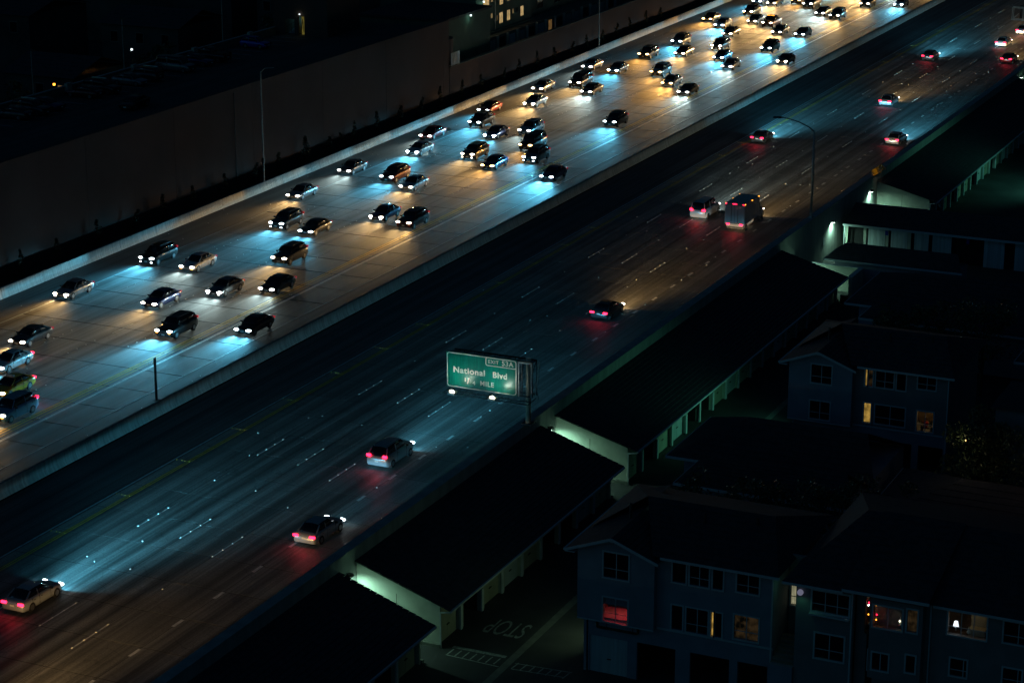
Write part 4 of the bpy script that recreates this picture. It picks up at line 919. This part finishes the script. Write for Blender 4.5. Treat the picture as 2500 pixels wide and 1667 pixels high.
roof_slope(r, (L3(-31.6), -.85, zt + .42), (L3(-26.8), -.85, zt + .42), (L3(-26.8), 7, rz + .1), (L3(-31.6), 7, rz + .1), 12, .03)
roof_slope(r, (L3(-27.4), -.2, zt + .08), (L3(-15), -.2, zt + .08), (L3(-15), 7, rz), (L3(-27.4), 7, rz), 12, .03)
roof_slope(r, (L3(-15), 15, zt), (-.7, 15, zt), (2.0, 7, rz), (L3(-15), 7, rz), 12, .03)
r.face([(-.7, 15, zt), (-.7, -.5, zt + .1), (2.0, 7, rz)])
obj('roof', r, M['roof'], t)
obj('fascia', MB().box(-.7, L3(-31.7), -.56, -.5, zt + .0, zt + .14).box(L3(-31.65), L3(-26.75), -.92, -.855, zt + .3, zt + .46).box(L3(-26.7), L3(-15), -.26, -.2, zt - .02, zt + .12), M['trim'], t)
obj('downspout', MB().bar((L3(-31.25), -.07, 0), (L3(-31.25), -.07, zt), .09).bar((L3(-26.9), .22, 0), (L3(-26.9), .22, zt), .08), M['trim'], t)
obj('globe_lamp', MB().tube([(.28, -.10, hz(2.95)), (.28, -.22, hz(2.95))], [.17, .17], 14), emit('dim_globe', (.55, .55, .8), .22), t, smooth=True)
lamp('lamp_light', 'SPOT', (.28, -.35, hz(2.85)), 3.2, (.2, 1, .55), t, (R(-12), R(-4), 0), 165, 1, .1)
# passage between the two houses: steps and inner window
t = thing('stair_passage', 'narrow stepped passage with a pale lit window between the two near houses', 'stairs', (-36, 112, -4.7))
b = MB(); b.box(.1, 1.48, -.2, .1, 0, 3.0); obj('landing', b, M['house'], t)
for k in range(7): obj('step', MB().box(.1, 1.48, .1 + k * .32, .1 + (k + 1) * .32 - .01, 2.0, 3.05 + k * .14), M['gutter'], t)
w = MB(); wall_open(w, .1, 1.48, 3.0, 8.4, 3.2, .15, [(.2, 1.4, 5.3, 6.6)]); obj('wall', w, M['house2'], t); window(t, .2, 1.4, 5.3, 6.6, 3.2, 'greylit', mull=(.36, .7), rail=.4)
lamp('lamp_light', 'POINT', (1.0, .5, 7.5), 1.4, (.25, 1, .6), t, rad=.1)
# small sparkling things in the bay window
for k, (x, z, c) in enumerate(((-29.9, 2.9, 'amber'), (-29.85, 2.35, 'tail'), (-29.86, 2.05, 'amber'), (-28.55, 2.2, 'bulbW'), (-30.3, 3.0, 'tail'), (-30.32, 2.85, 'bulbG'), (-30.3, 2.3, 'amber'))):
    lab(obj('ornament_light', MB().tube([(0, 0, 0), (.0, 0, .07)], [.035, .02], 8), M[c], None, (x, 111.95 if x > -30 else 111.9, z)), 'tiny %s ornament light in the bay window, %s of them' % ({'amber': 'amber', 'tail': 'red', 'bulbW': 'cream', 'bulbG': 'green'}[c], ORD[k]), 'ornament light', 'ornament lights in the bay window')
for k, (x, h) in enumerate(((-28.55, .55), (-24.9, .42))):
    t = thing('ornament_tree', 'small pale ornamental tree figure standing in the %s lit window of the bay house' % ('left' if k == 0 else 'right'), 'ornament', (x, 112.15 if k == 0 else 112.75, 1.86))
    obj('cone', MB().tube([(0, 0, .05), (0, 0, h)], [.12, .01], 8), M['signwhite'], t); obj('base', MB().box(-.08, .08, -.08, .08, 0, .048), M['bark'], t)
t = thing('table_lamp', 'bright white table lamp at the left side of the lit right hand window', 'lamp', (-25.62, 112.75, 1.9)); obj('shade', MB().tube([(0, 0, .25), (0, 0, .55)], [.16, .10], 12), M['bulb'], t); obj('stand', MB().tube([(0, 0, 0), (0, 0, .25)], .03, 6), M['metal'], t)
t = thing('armchair', 'tan armchair inside the lit right hand window', 'armchair', (-24.6, 113.6, 1.3)); obj('backrest', MB().box(-.45, .45, .3, .5, .3, 1.35), M['door'], t); obj('seat', MB().box(-.45, .45, -.3, .297, .2, .55), M['door'], t)

# hip-roofed blocks behind
def hip(name, label, x0, x1, y0, y1, ze, zr, ov=1.1, wallm='house', doors=None, zg=None, rin=None):
    t = thing(name, label, 'house' if doors is None else 'garage', (x0, y0, 0)); Lx, Ly = x1 - x0, y1 - y0; zg = gz(y0) if zg is None else zg
    obj('wall', MB().box(ov, Lx, ov * .55, Ly, zg - .1, ze - .03), M[wallm], t)
    i = rin or min(Lx, Ly) * .5; r = MB()
    roof_slope(r, (0, 0, ze), (Lx + .5, 0, ze), (Lx - i * .3, Ly / 2, zr), (i, Ly / 2, zr), 9, .03)
    roof_slope(r, (0, Ly, ze), (0, 0, ze), (i, Ly / 2, zr), (i, Ly / 2 + .01, zr), 9, .03)
    roof_slope(r, (Lx + .5, Ly, ze), (0, Ly, ze), (i, Ly / 2, zr), (Lx - i * .3, Ly / 2, zr), 9, .03)
    obj('roof', r, M['roof'], t)
    obj('fascia', MB().box(-.03, Lx + .5, -.06, -.005, ze - .13, ze + .05).box(-.06, -.005, -.06, Ly, ze - .13, ze + .05), M['trim'], t)
    return t
hip('rear_wing', 'low hipped dark roof with a blue wall corner behind the corner house', -50, -38, 133.6, 138.3, -.5, 1.1)
hip('rear_wing', 'second hipped roof stepping back behind the low wing, right of the near garages', -52.4, -38, 138.4, 147.5, -.5, 1.6)
hip('rear_wing', 'small hipped roof with a dim blue wall below the big dark hip roof', -50, -36, 176.9, 180.75, -.5, .9)
hip('hipped_house', 'large dark hip roofed house in front of the row of pale garage doors', -52.4, -36, 180.8, 191.8, -.5, 1.4)
hip('court_garage', 'single storey building with a pale eave beside the L shaped wall', -59.4, -46.8, 197.4, 201.4, -1.35, -.1, ov=.9, rin=1.6)
t = thing('court_garage', 'garage row facing the camera with pale vertical panel doors', 'garage', (-61.5, 210.4, 0)); zg = gz(209)
r = MB(); roof_slope(r, (0, 0, -1.2), (24, 0, -1.2), (24, 4.2, .1), (0, 4.2, .1), 10, .03); obj('roof', r, M['roof'], t)
obj('roof', MB().quadbox([(0, 4.2, .0), (24, 4.2, .0), (24, 6.4, -1.0), (0, 6.4, -1.0), (0, 4.2, .1), (24, 4.2, .1), (24, 6.4, -.9), (0, 6.4, -.9)]), M['roof'], t)
obj('fascia', MB().box(-.03, 24, -.07, -.005, -1.34, -1.12), M['trim'], t)
obj('wall', MB().box(.1, 24, .9, 6, zg, -1.25), M['dark'], t)
for k, (a, c, mm) in enumerate(((.1, .35, 'stucco'), (1.95, 2.2, 'stucco'), (2.45, 4.15, 'doorW'), (4.2, 4.5, 'stucco'), (4.75, 6.4, 'doorW'), (6.42, 6.75, 'stucco'), (7.1, 8.5, 'doorW'), (8.9, 10.8, 'doorW'), (14, 16, 'doorW'), (17, 19, 'doorW'))):
    p = obj('garage_door' if mm == 'doorW' else 'pillar', MB().box(a, c, .55, .62, zg, -1.3), M[mm], t)
    if mm == 'doorW':
        for j in range(6): xx = a + (c - a) * (j + .5) / 6; obj('door_board', MB().box(xx - (c - a) / 13, xx + (c - a) / 13, .535, .549, zg + .03, -1.32), M['doorW'], p)
obj('downspout', MB().bar((.15, -.02, zg), (.15, -.02, -1.3), .08).bar((8.6, .1, zg), (8.6, .1, -1.3), .08), M['trim'], t)
for k, xx in enumerate((4.3, 12.4)): obj('door_sign', MB().box(xx - .14, xx + .14, .50, .53, -2.0, -1.55), M['car_blue'], t)
hip('back_house', 'dark roofed house beyond the court garages near the right edge', -44, -25, 222, 240, 0.5, 2.5, wallm='house2')

# far houses behind the grey house (dark roofs between the yards)
hip('yard_house', 'low dark house between the two gabled houses', -37, -24, 133, 144, -.9, 1.0, wallm='house2')
hip('rear_house', 'dark roofed house right of the big hip roof', -34.5, -18, 166, 186, .8, 3.2, wallm='house2')
# shrubs and tree on the right
def tree(name, label, loc, h, r, n, seed, dense=1.0, s=.16, grp=None):
    rr = random.Random(seed); t = thing(name, label, 'tree', loc, 0, grp)
    tr = MB().tube([(0, 0, -.3), (.1, 0, h * .3), (.05, .1, h * .62)], [.22, .15, .08], 8)
    for k in range(7):
        a = rr.uniform(0, math.tau); z = h * rr.uniform(.25, .5); tr.tube([(0.05, 0, z), (math.cos(a) * r * .35, math.sin(a) * r * .35, z + h * .18), (math.cos(a) * r * .7, math.sin(a) * r * .7, z + h * .32)], [.08, .05, .02], 5)
    obj('trunk', tr, M['bark'], t)
    b = MB()
    for k in range(26):
        a = rr.uniform(0, math.tau); q = r * math.sqrt(rr.random()) * .8; z = h * rr.uniform(.32, .92); cr = r * rr.uniform(.22, .42) * (1.1 - .5 * abs(z / h - .55))
        leafcloud(b, (math.cos(a) * q, math.sin(a) * q, z), cr, cr, cr * .8, int(n / 26), s, rr)
    obj('crown', b, M['leaf'], t); return t
tree('broadleaf_tree', 'large dark leafy tree with leaves catching warm window light, right of the grey house', (-31.4, 142.5, gz(142)), 9.6, 3.4, 7800, 3, s=.14)
tree('broadleaf_tree', 'dark tree filling the gap at the right edge above the bay house', (-26.2, 140.5, gz(141)), 9.0, 2.8, 5200, 5, s=.14)
tree('small_tree', 'sparse thin tree in front of the lit ground window of the grey house', (-39.6, 149.2, gz(149)), 3.6, 1.1, 260, 8, s=.10)
for k, (x, y, r_) in enumerate(((-48.8, 147.2, 1.3), (-46.5, 146.9, 1.1), (-44.2, 147.2, 1.2), (-50.6, 132.2, 1.0), (-46.0, 131.6, 1.2), (-42.5, 131.2, 1.3), (-49.6, 175.6, 1.0), (-46, 175.0, 1.2))):
    rr = random.Random(k + 40); t = thing('hedge_shrub', 'low dark rounded shrub %s' % ('before the grey house, %s from the left' % ORD[k] if k < 3 else 'beside the stepped rear roofs, %s from the left' % ORD[k - 3] if k < 6 else 'at the foot of the big hip roof, %s from the left' % ORD[k - 6]), 'shrub', (x, y, gz(y)), 0, 'dark shrubs among the houses')
    b = MB(); leafcloud(b, (0, 0, r_ * .7), r_, r_, r_ * .8, 420, .14, rr); obj('foliage', b, M['shrub'], t); obj('stem', MB().tube([(0, 0, -.1), (0, 0, r_)], .05, 5), M['bark'], t)
for k, (x, y, h, r_) in enumerate(((-45.6, 128.6, 7.4, 2.3), (-42.2, 127.5, 8.0, 2.6), (-38.6, 128.5, 8.2, 2.8), (-34.6, 129.5, 8.4, 3.0), (-45.8, 173.0, 6.6, 2.2), (-42.3, 172.5, 7.4, 2.6), (-38.4, 172.0, 8.0, 2.8), (-44.0, 144.6, 3.0, 1.6), (-31.0, 127.0, 6.5, 2.8))):
    tree('yard_tree', 'dark full crowned tree hiding the roofs between the houses, %s of them' % ORD[k], (x, y, gz(y)), h, r_, 2600, 90 + k, s=.15, grp='dark trees between the houses')
for k, (x, y, z, e, c) in enumerate(((-48.2, 155.0, -1.6, 620, (.20, 1, .62)), (-50.1, 183.5, -1.6, 480, (.22, 1, .66)), (-50.5, 141.0, -2.0, 130, (.45, 1, .5)), (-47.9, 116.5, -1.5, 120, (.55, .9, .45)), (-46.2, 246.0, .0, 900, (.20, 1, .70)))):  # assumed lamps with unseen fixtures, added to light the garage doors green
    t = thing('assumed_yard_lamp', 'small assumed hooded lamp on a house side facing the garage doors, %s from the bottom' % ORD[[2, 3, 1, 0, 4][k]], 'wall lamp', (x, y, z), 0, 'assumed lamps facing the garage doors')
    obj('lamp_hood', MB().box(-.32, 0, -.14, .14, 0, .16), M['black'], t); obj('lamp_lens', MB().box(-.28, -.04, -.11, .11, -.03, -.002), M['bulbG'], t); obj('bracket', MB().bar((0, 0, .1), (.3, 0, .1), .04), M['black'], t)
    lamp('lamp_light', 'SPOT', (-.2, 0, -.08), e, c, t, (0, R(58), 0), 130, .8, .08)
# added lamps in the crown to warm the leaves; small building below
for k, (p, e, c) in enumerate((((-31.8, 139.4, 3.4), 12, (1, .78, .42)), ((-27.3, 137.7, 4.0), 10, (1, .5, .12)), ((-33.4, 140.6, -.8), 8, (1, .8, .5)), ((-28.0, 138.0, -1.2), 8, (1, .45, .1)))):
    t = thing('globe_lamp', 'small added lamp warming the leaves of the tree, %s one' % ORD[k], 'lamp', p, 0, 'added lamps in the tree'); obj('globe', MB().tube([(0, 0, -.06), (0, 0, .06)], [.03, .03], 8), M['winwarm'], t)
    obj('bracket', MB().bar((0, 0, .06), (0, .4, .1), .03), M['black'], t); lamp('lamp_light', 'POINT', (0, -.12, 0), e, c, t, rad=.05)
t = thing('garden_flat', 'small pale flat with a barred window under the tree at the right edge', 'house', (-31.5, 146.6, 0))
w = MB(); wall_open(w, 0, 6.5, gz(146), 3.5, 0, .2, [(2.1, 3.0, .3, 1.6)]); obj('wall', w, M['house2'], t); window(t, 2.1, 3.0, .3, 1.6, 0, 'blinddim', mull=(.33, .66), rail=0); obj('roof', MB().box(-.3, 6.8, -.3, 6, 3.503, 3.65), M['roof'], t)
obj('room_backing', MB().box(.2, 6.3, 2.5, 2.55, gz(146), 3.4), M['dark'], t)

# ------------------------------------------------------------------ parking deck and buildings on the left
DZ = 9.3
obj('parking_deck', MB().box(-138.5, -122.5, 95, 244, DZ - .6, DZ), M['deck'], kind='structure')
t = thing('deck_parapet', 'pale parapet with posts along the far side of the parking deck', 'wall', (-138.6, 100, DZ))
obj('wall_panel', MB().box(-.2, 0, 0, 136, -.5, .78), M['gutter'], t); obj('coping', MB().box(-.28, .05, -.1, 136.1, .783, .87), M['retain'], t)
for k in range(12): obj('post', MB().box(.003, .35, k * 12.0 + 5, k * 12.0 + 5.8, 0, 1.15), M['stucco'], t)
pl = MB()
for k in range(50): y = 112 + k * 2.45; pl.face([(-138.0, y, DZ + .004), (-133.4, y, DZ + .004), (-133.4, y + .1, DZ + .004), (-138.0, y + .1, DZ + .004)])
obj('bay_lines', pl, M['paintB'], kind='structure')
PK = [(-135.7, 176.5, 'sedan', 'dark grey'), (-135.5, 179.0, 'SUV', 'dark grey'), (-135.6, 181.6, 'sedan', 'dark blue'), (-135.8, 188.5, 'sedan', 'dark red'), (-135.6, 191.2, 'SUV', 'black'), (-135.5, 196.3, 'sedan', 'grey'), (-135.7, 199.2, 'SUV', 'dark grey'),
      (-135.6, 205.2, 'van', 'grey'), (-135.6, 209.4, 'sedan', 'dark blue'), (-135.7, 212.2, 'pickup', 'black'), (-135.6, 221.9, 'hatchback', 'blue')]
for k, (x, y, kd, cl) in enumerate(PK):
    vehicle(kd, cl, 'w', x, y - KIND[kd][0] / 2 * .88, False, '%s %s parked on the dark deck, %s from the left' % (cl, kd, ORD[k]), 'cars parked on the deck', lights=False, headlamps_lit=False, parked=True, yaw=math.pi / 2 * (1 if k % 3 else -1) , z=DZ)
vehicle('sedan', 'black', 'w', -128.0, 184.0, False, 'lone black sedan parked near the big wall side of the deck', 'cars parked on the deck', lights=False, headlamps_lit=False, parked=True, yaw=.1, z=DZ)
for k, (y, h) in enumerate(((184.0, 4.5), (200.1, 5.4), (220.0, 6.2), (166, 4.5))):
    t = thing('deck_light_pole', 'thin unlit light pole on the far deck parapet, %s from the left' % ORD[[1, 2, 3, 0][k]], 'light pole', (-138.8, y, DZ + .8), 0, 'light poles along the deck parapet')
    obj('pole', MB().tube([(0, 0, 0), (0, 0, h)], [.07, .05], 6), M['metal'], t); obj('lamp_head', MB().box(-.1, .5, -.1, .1, h, h + .1), M['darkmetal'], t)
# stair building at the end of the deck
t = thing('stair_building', 'dark stair building with a yellow lit doorway and bluish stair opening above the deck', 'building', (-139, 231.5, DZ))
w = MB(); wall_open(w, .2, 7.5, 0, 5.0, 0, .25, [(1.7, 3.0, .05, 1.9), (3.55, 4.35, 0, 2.3)]); obj('wall', w, M['wall'], t)
obj('wall', MB().box(.2, .45, .253, 8, 0, 5).box(7.25, 7.5, .253, 8, 0, 5).box(.45, 7.25, 7.8, 8, 0, 5), M['wall'], t)
for k in range(6): obj('stair_tread', MB().box(1.75 + k * .2, 2.98, .7, 1.4, .1 + k * .17, .16 + k * .17), M['pillar'], t)
obj('railing', MB().bar((1.7, .5, .9), (3.0, .5, 1.7), .04).bar((1.8, .5, .1), (1.8, .5, .95), .03).bar((2.3, .5, .2), (2.3, .5, 1.25), .03).bar((2.8, .5, .3), (2.8, .5, 1.55), .03), M['black'], t)
lamp('stair_light', 'POINT', (2.7, 1.0, 1.8), 1.1, (.3, .85, 1), t, rad=.1)
obj('stair_back', MB().box(.5, 3.4, 1.6, 1.65, 0, 3), M['stucco'], t)
obj('doorway', MB().box(3.5, 4.4, .9, .95, 0, 2.4), M['yellowlit'], t)
obj('ladder', MB().bar((3.75, .3, .2), (4.0, .3, 2.0), .05).bar((4.1, .3, .4), (4.0, .3, 2.0), .05).bar((3.8, .3, .9), (4.1, .3, .9), .03).bar((3.85, .3, 1.4), (4.05, .3, 1.4), .03), M['black'], t)
obj('door_bulb', MB().tube([(3.8, -.12, 2.5), (3.8, -.12, 2.62)], [.09, .09], 10), M['bulb'], t)
lamp('door_light', 'POINT', (3.8, -.5, 2.5), .8, (.7, .8, .3), t, rad=.08)
# apartments with lit windows
def apt_win(p, x, y0, y1, z0, z1, lit, name='window'):
    f = MB(); f.box(x, x + .06, y0 - .08, y0, z0 - .08, z1 + .08).box(x, x + .06, y1, y1 + .08, z0 - .08, z1 + .08).box(x, x + .06, y0, y1, z1, z1 + .08).box(x, x + .09, y0, y1, z0 - .08, z0)
    ym = (y0 + y1) / 2; f.box(x + .01, x + .05, ym - .02, ym + .02, z0, z1)
    w = obj(name, f, M['gutter'], p); obj('pane', MB().box(x + .002, x + .012, y0, y1, z0, z1), M[lit] if lit else M['glass'], w)
    if lit: 
        s = MB()
        for k in range(3): yy = y0 + (y1 - y0) * (.2 + .3 * k); s.box(x + .013, x + .02, yy - .03, yy + .03, z0, z1)
        obj('curtain_fold', s, M['gutter'], w)
t = thing('apartment_block', 'dark green apartment block with small warm lit windows behind the terrace wall', 'building', (-127, 262.5, 0))
obj('wall', MB().box(-14, 0, 0, 17.3, 2.5, 16), M['apt'], t)
o = lambda y: y - 262.5
for y0, y1, z0, z1, lit in ((264.5, 266.4, 5.9, 7.3, 1), (264.6, 266.4, 8.3, 9.6, 1), (266.9, 267.4, 6.9, 7.5, 1), (269.5, 270.6, 5.85, 7.25, 1), (269.6, 270.7, 8.3, 9.6, 1), (271.9, 272.9, 5.9, 7.25, 1), (272, 272.9, 8.5, 9.6, 1), (276.2, 277.2, 5.9, 7.2, 1),
                             (273.6, 274.0, 6.6, 7.2, 1), (268.7, 269.0, 6.4, 7.0, 1), (274.9, 275.3, 6.6, 7.2, 0), (267.0, 267.5, 9.0, 9.7, 1), (276.3, 277.3, 8.3, 9.6, 0)):
    apt_win(t, .003, o(y0), o(y1), z0, z1, 'winwarm' if lit else None)
obj('downpipe', MB().bar((.06, o(268.2), 2.6), (.06, o(268.2), 15), .08), M['metal'], t)
obj('cornice', MB().box(.003, .5, 0, 17, 5.0, 5.2), M['apt'], t)
t2 = thing('terrace_block', 'lower storey of dark doorways and green tinted panels under the lit windows', 'building', (-125.5, 256, 0))
obj('wall', MB().box(-4, 0, 0, 60, 2.6, 4.9), M['gutter'], t2)
for k in range(16):
    y = 1.0 + k * 3.1; obj('doorway' if k % 3 == 0 else 'wall_bay', MB().box(.003, .06, y, y + 1.9, 2.7, 4.5), M['dark'] if k % 3 == 0 else M['doorW'] if 2 < k < 8 and k % 3 == 1 else M['retain'], t2); obj('pillar', MB().box(.003, .35, y + 2.2, y + 2.5, 2.6, 4.9), M['retain'], t2)
obj('terrace_floor', MB().box(-150, -122.4, 244.7, 460, 1.8, 2.6), M['gutter'], kind='structure')
apt_win(t2, .07, 26.0, 27.2, 3.0, 4.6, 'winwarm2'); obj('post', MB().box(.4, .5, 27.5, 27.62, 2.6, 4.7), M['pillar'], t2)
t = thing('corner_block', 'tall plain dark block between the stair building and the lit apartments', 'building', (-124.5, 248.5, 0)); obj('wall', MB().box(-12, 0, 0, 13.0, 2, 9.2), M['apt'], t); obj('roof', MB().box(-12.2, .2, -.2, 13.2, 9.203, 9.5), M['roof'], t)
t = thing('far_block', 'dark building beyond the lit apartments at the top of the photo', 'building', (-128, 281, 0)); obj('wall', MB().box(-14, 0, 0, 90, 2, 12), M['apt'], t); obj('roof', MB().box(-14.2, .3, -.2, 90.2, 12.003, 12.3), M['roof'], t)
for k in range(14): apt_win(t, .003, 3 + k * 6, 4.8 + k * 6, 5.8, 7.2, None)
# spiral drum and gate at the end of the big wall
t = thing('stair_drum', 'curved drum shaped wall with a pale bluish gate where the tall wall ends', 'wall', (-125.2, 247.2, 0))
obj('drum', MB().tube([(0, 0, 2), (0, 0, 7.4)], [2.2, 2.2], 20), M['wall'], t, smooth=False)
obj('gate', MB().box(3.25, 3.29, -2.3, .1, 4.5, 6.0), M['trim'], t); 
for k in range(7): obj('gate_bar', MB().box(3.30, 3.34, -2.25 + k * .36, -2.2 + k * .36, 4.5, 6.1), M['metal'], t)
for k, (x, y, z, e) in enumerate(((-126.6, 264.0, 9.5, 9), (-124.1, 255.0, 9.15, 9))):
    t = thing('facade_lamp', 'small bluish white lamp %s' % ('beside the upper lit windows' if k == 0 else 'on the corner above the curved wall'), 'lamp', (x, y, z)); obj('globe', MB().tube([(0, 0, -.1), (0, 0, .1)], [.12, .12], 10), M['bulb'], t); obj('bracket', MB().bar((0, 0, .1), (-.4, 0, .15), .04), M['black'], t)
    lamp('lamp_light', 'POINT', (.25, 0, -.2), e, (.45, 1, .78), t, rad=.08)
lamp('gate_light', 'POINT', (-121.4, 247.5, 6.0), 3, (.5, .9, 1), None, rad=.1)
# low dark houses beyond the deck
rr = random.Random(11)
FH = [(-152, 160, 12, 9, 7.5), (-158, 178, 14, 10, 8.5), (-150, 205, 9, 10, 8.6), (-170, 200, 12, 12, 9.5), (-155, 232, 11, 10, 9.8), (-176, 230, 14, 12, 10.5), (-168, 262, 16, 12, 11), (-150, 258, 9, 9, 10.2), (-190, 275, 16, 14, 12), (-160, 300, 14, 14, 12), (-185, 320, 18, 16, 13), (-190, 190, 12, 12, 9)]
for k, (x, y, w, d, h) in enumerate(FH):
    t = thing('far_house', 'dim low house beyond the parking deck, %s of them counted from the near end' % ORD[k], 'house', (x, y, 0), 0, 'dim houses beyond the deck')
    obj('wall', MB().box(-w / 2, w / 2, -d / 2, d / 2, -.6, h), M['farwall'], t)
    r = MB(); roof_slope(r, (-w/2 - .4, -d/2 - .4, h), (w/2 + .4, -d/2 - .4, h), (w/2 + .4, 0, h + 1.6), (-w/2 - .4, 0, h + 1.6), 6, .03); roof_slope(r, (w/2 + .4, d/2 + .4, h), (-w/2 - .4, d/2 + .4, h), (-w/2 - .4, 0, h + 1.6), (w/2 + .4, 0, h + 1.6), 6, .03); obj('roof', r, M['roof'], t)
    for s in range(3):
        xx = -w / 2 + (s + .5) * w / 3; f = obj('window', MB().box(xx - .6, xx + .6, -d/2 - .05, -d/2 - .003, h - 2.2, h - .8), M['gutter'], t); obj('pane', MB().box(xx - .5, xx + .5, -d/2 - .07, -d/2 - .052, h - 2.1, h - .9), M['winwarm2'] if (k * 3 + s) % 7 == 1 else M['glass'], f)
for k, (x, y) in enumerate(((-144, 176), (-146, 190), (-143.5, 213), (-148, 222), (-145, 243), (-160, 190), (-150, 170))):
    tree('garden_tree', 'dark round tree beyond the deck parapet, %s from the near end' % ORD[k], (x, y, -.6), 10 + (k % 3), 2.6, 900, 60 + k, s=.28, grp='dark trees beyond the deck')
for k, (x, y, z, c) in enumerate(((-143.5, 208.5, 10.6, 'bulb'), (-142, 172.5, 10.2, 'amber'), (-141, 190.5, 9.9, 'amber'), (-141.5, 242, 13.2, 'bulb'), (-147, 205, 9.7, 'amber'))):
    t = thing('garden_lamp', 'tiny %s lamp among the dim houses, %s from the near end' % ('white' if c == 'bulb' else 'amber', ORD[k]), 'lamp', (x, y, z), 0, 'tiny lamps among the dim houses'); obj('globe', MB().tube([(0, 0, -.1), (0, 0, .1)], [.12, .12], 8), M[c], t); obj('stem', MB().tube([(0, 0, -1.5), (0, 0, -.1)], .03, 5), M['black'], t)
    lamp('lamp_light', 'POINT', (0, -.3, .1), 2.5, (1, .6, .2) if c == 'amber' else (.5, 1, .8), t, rad=.1)
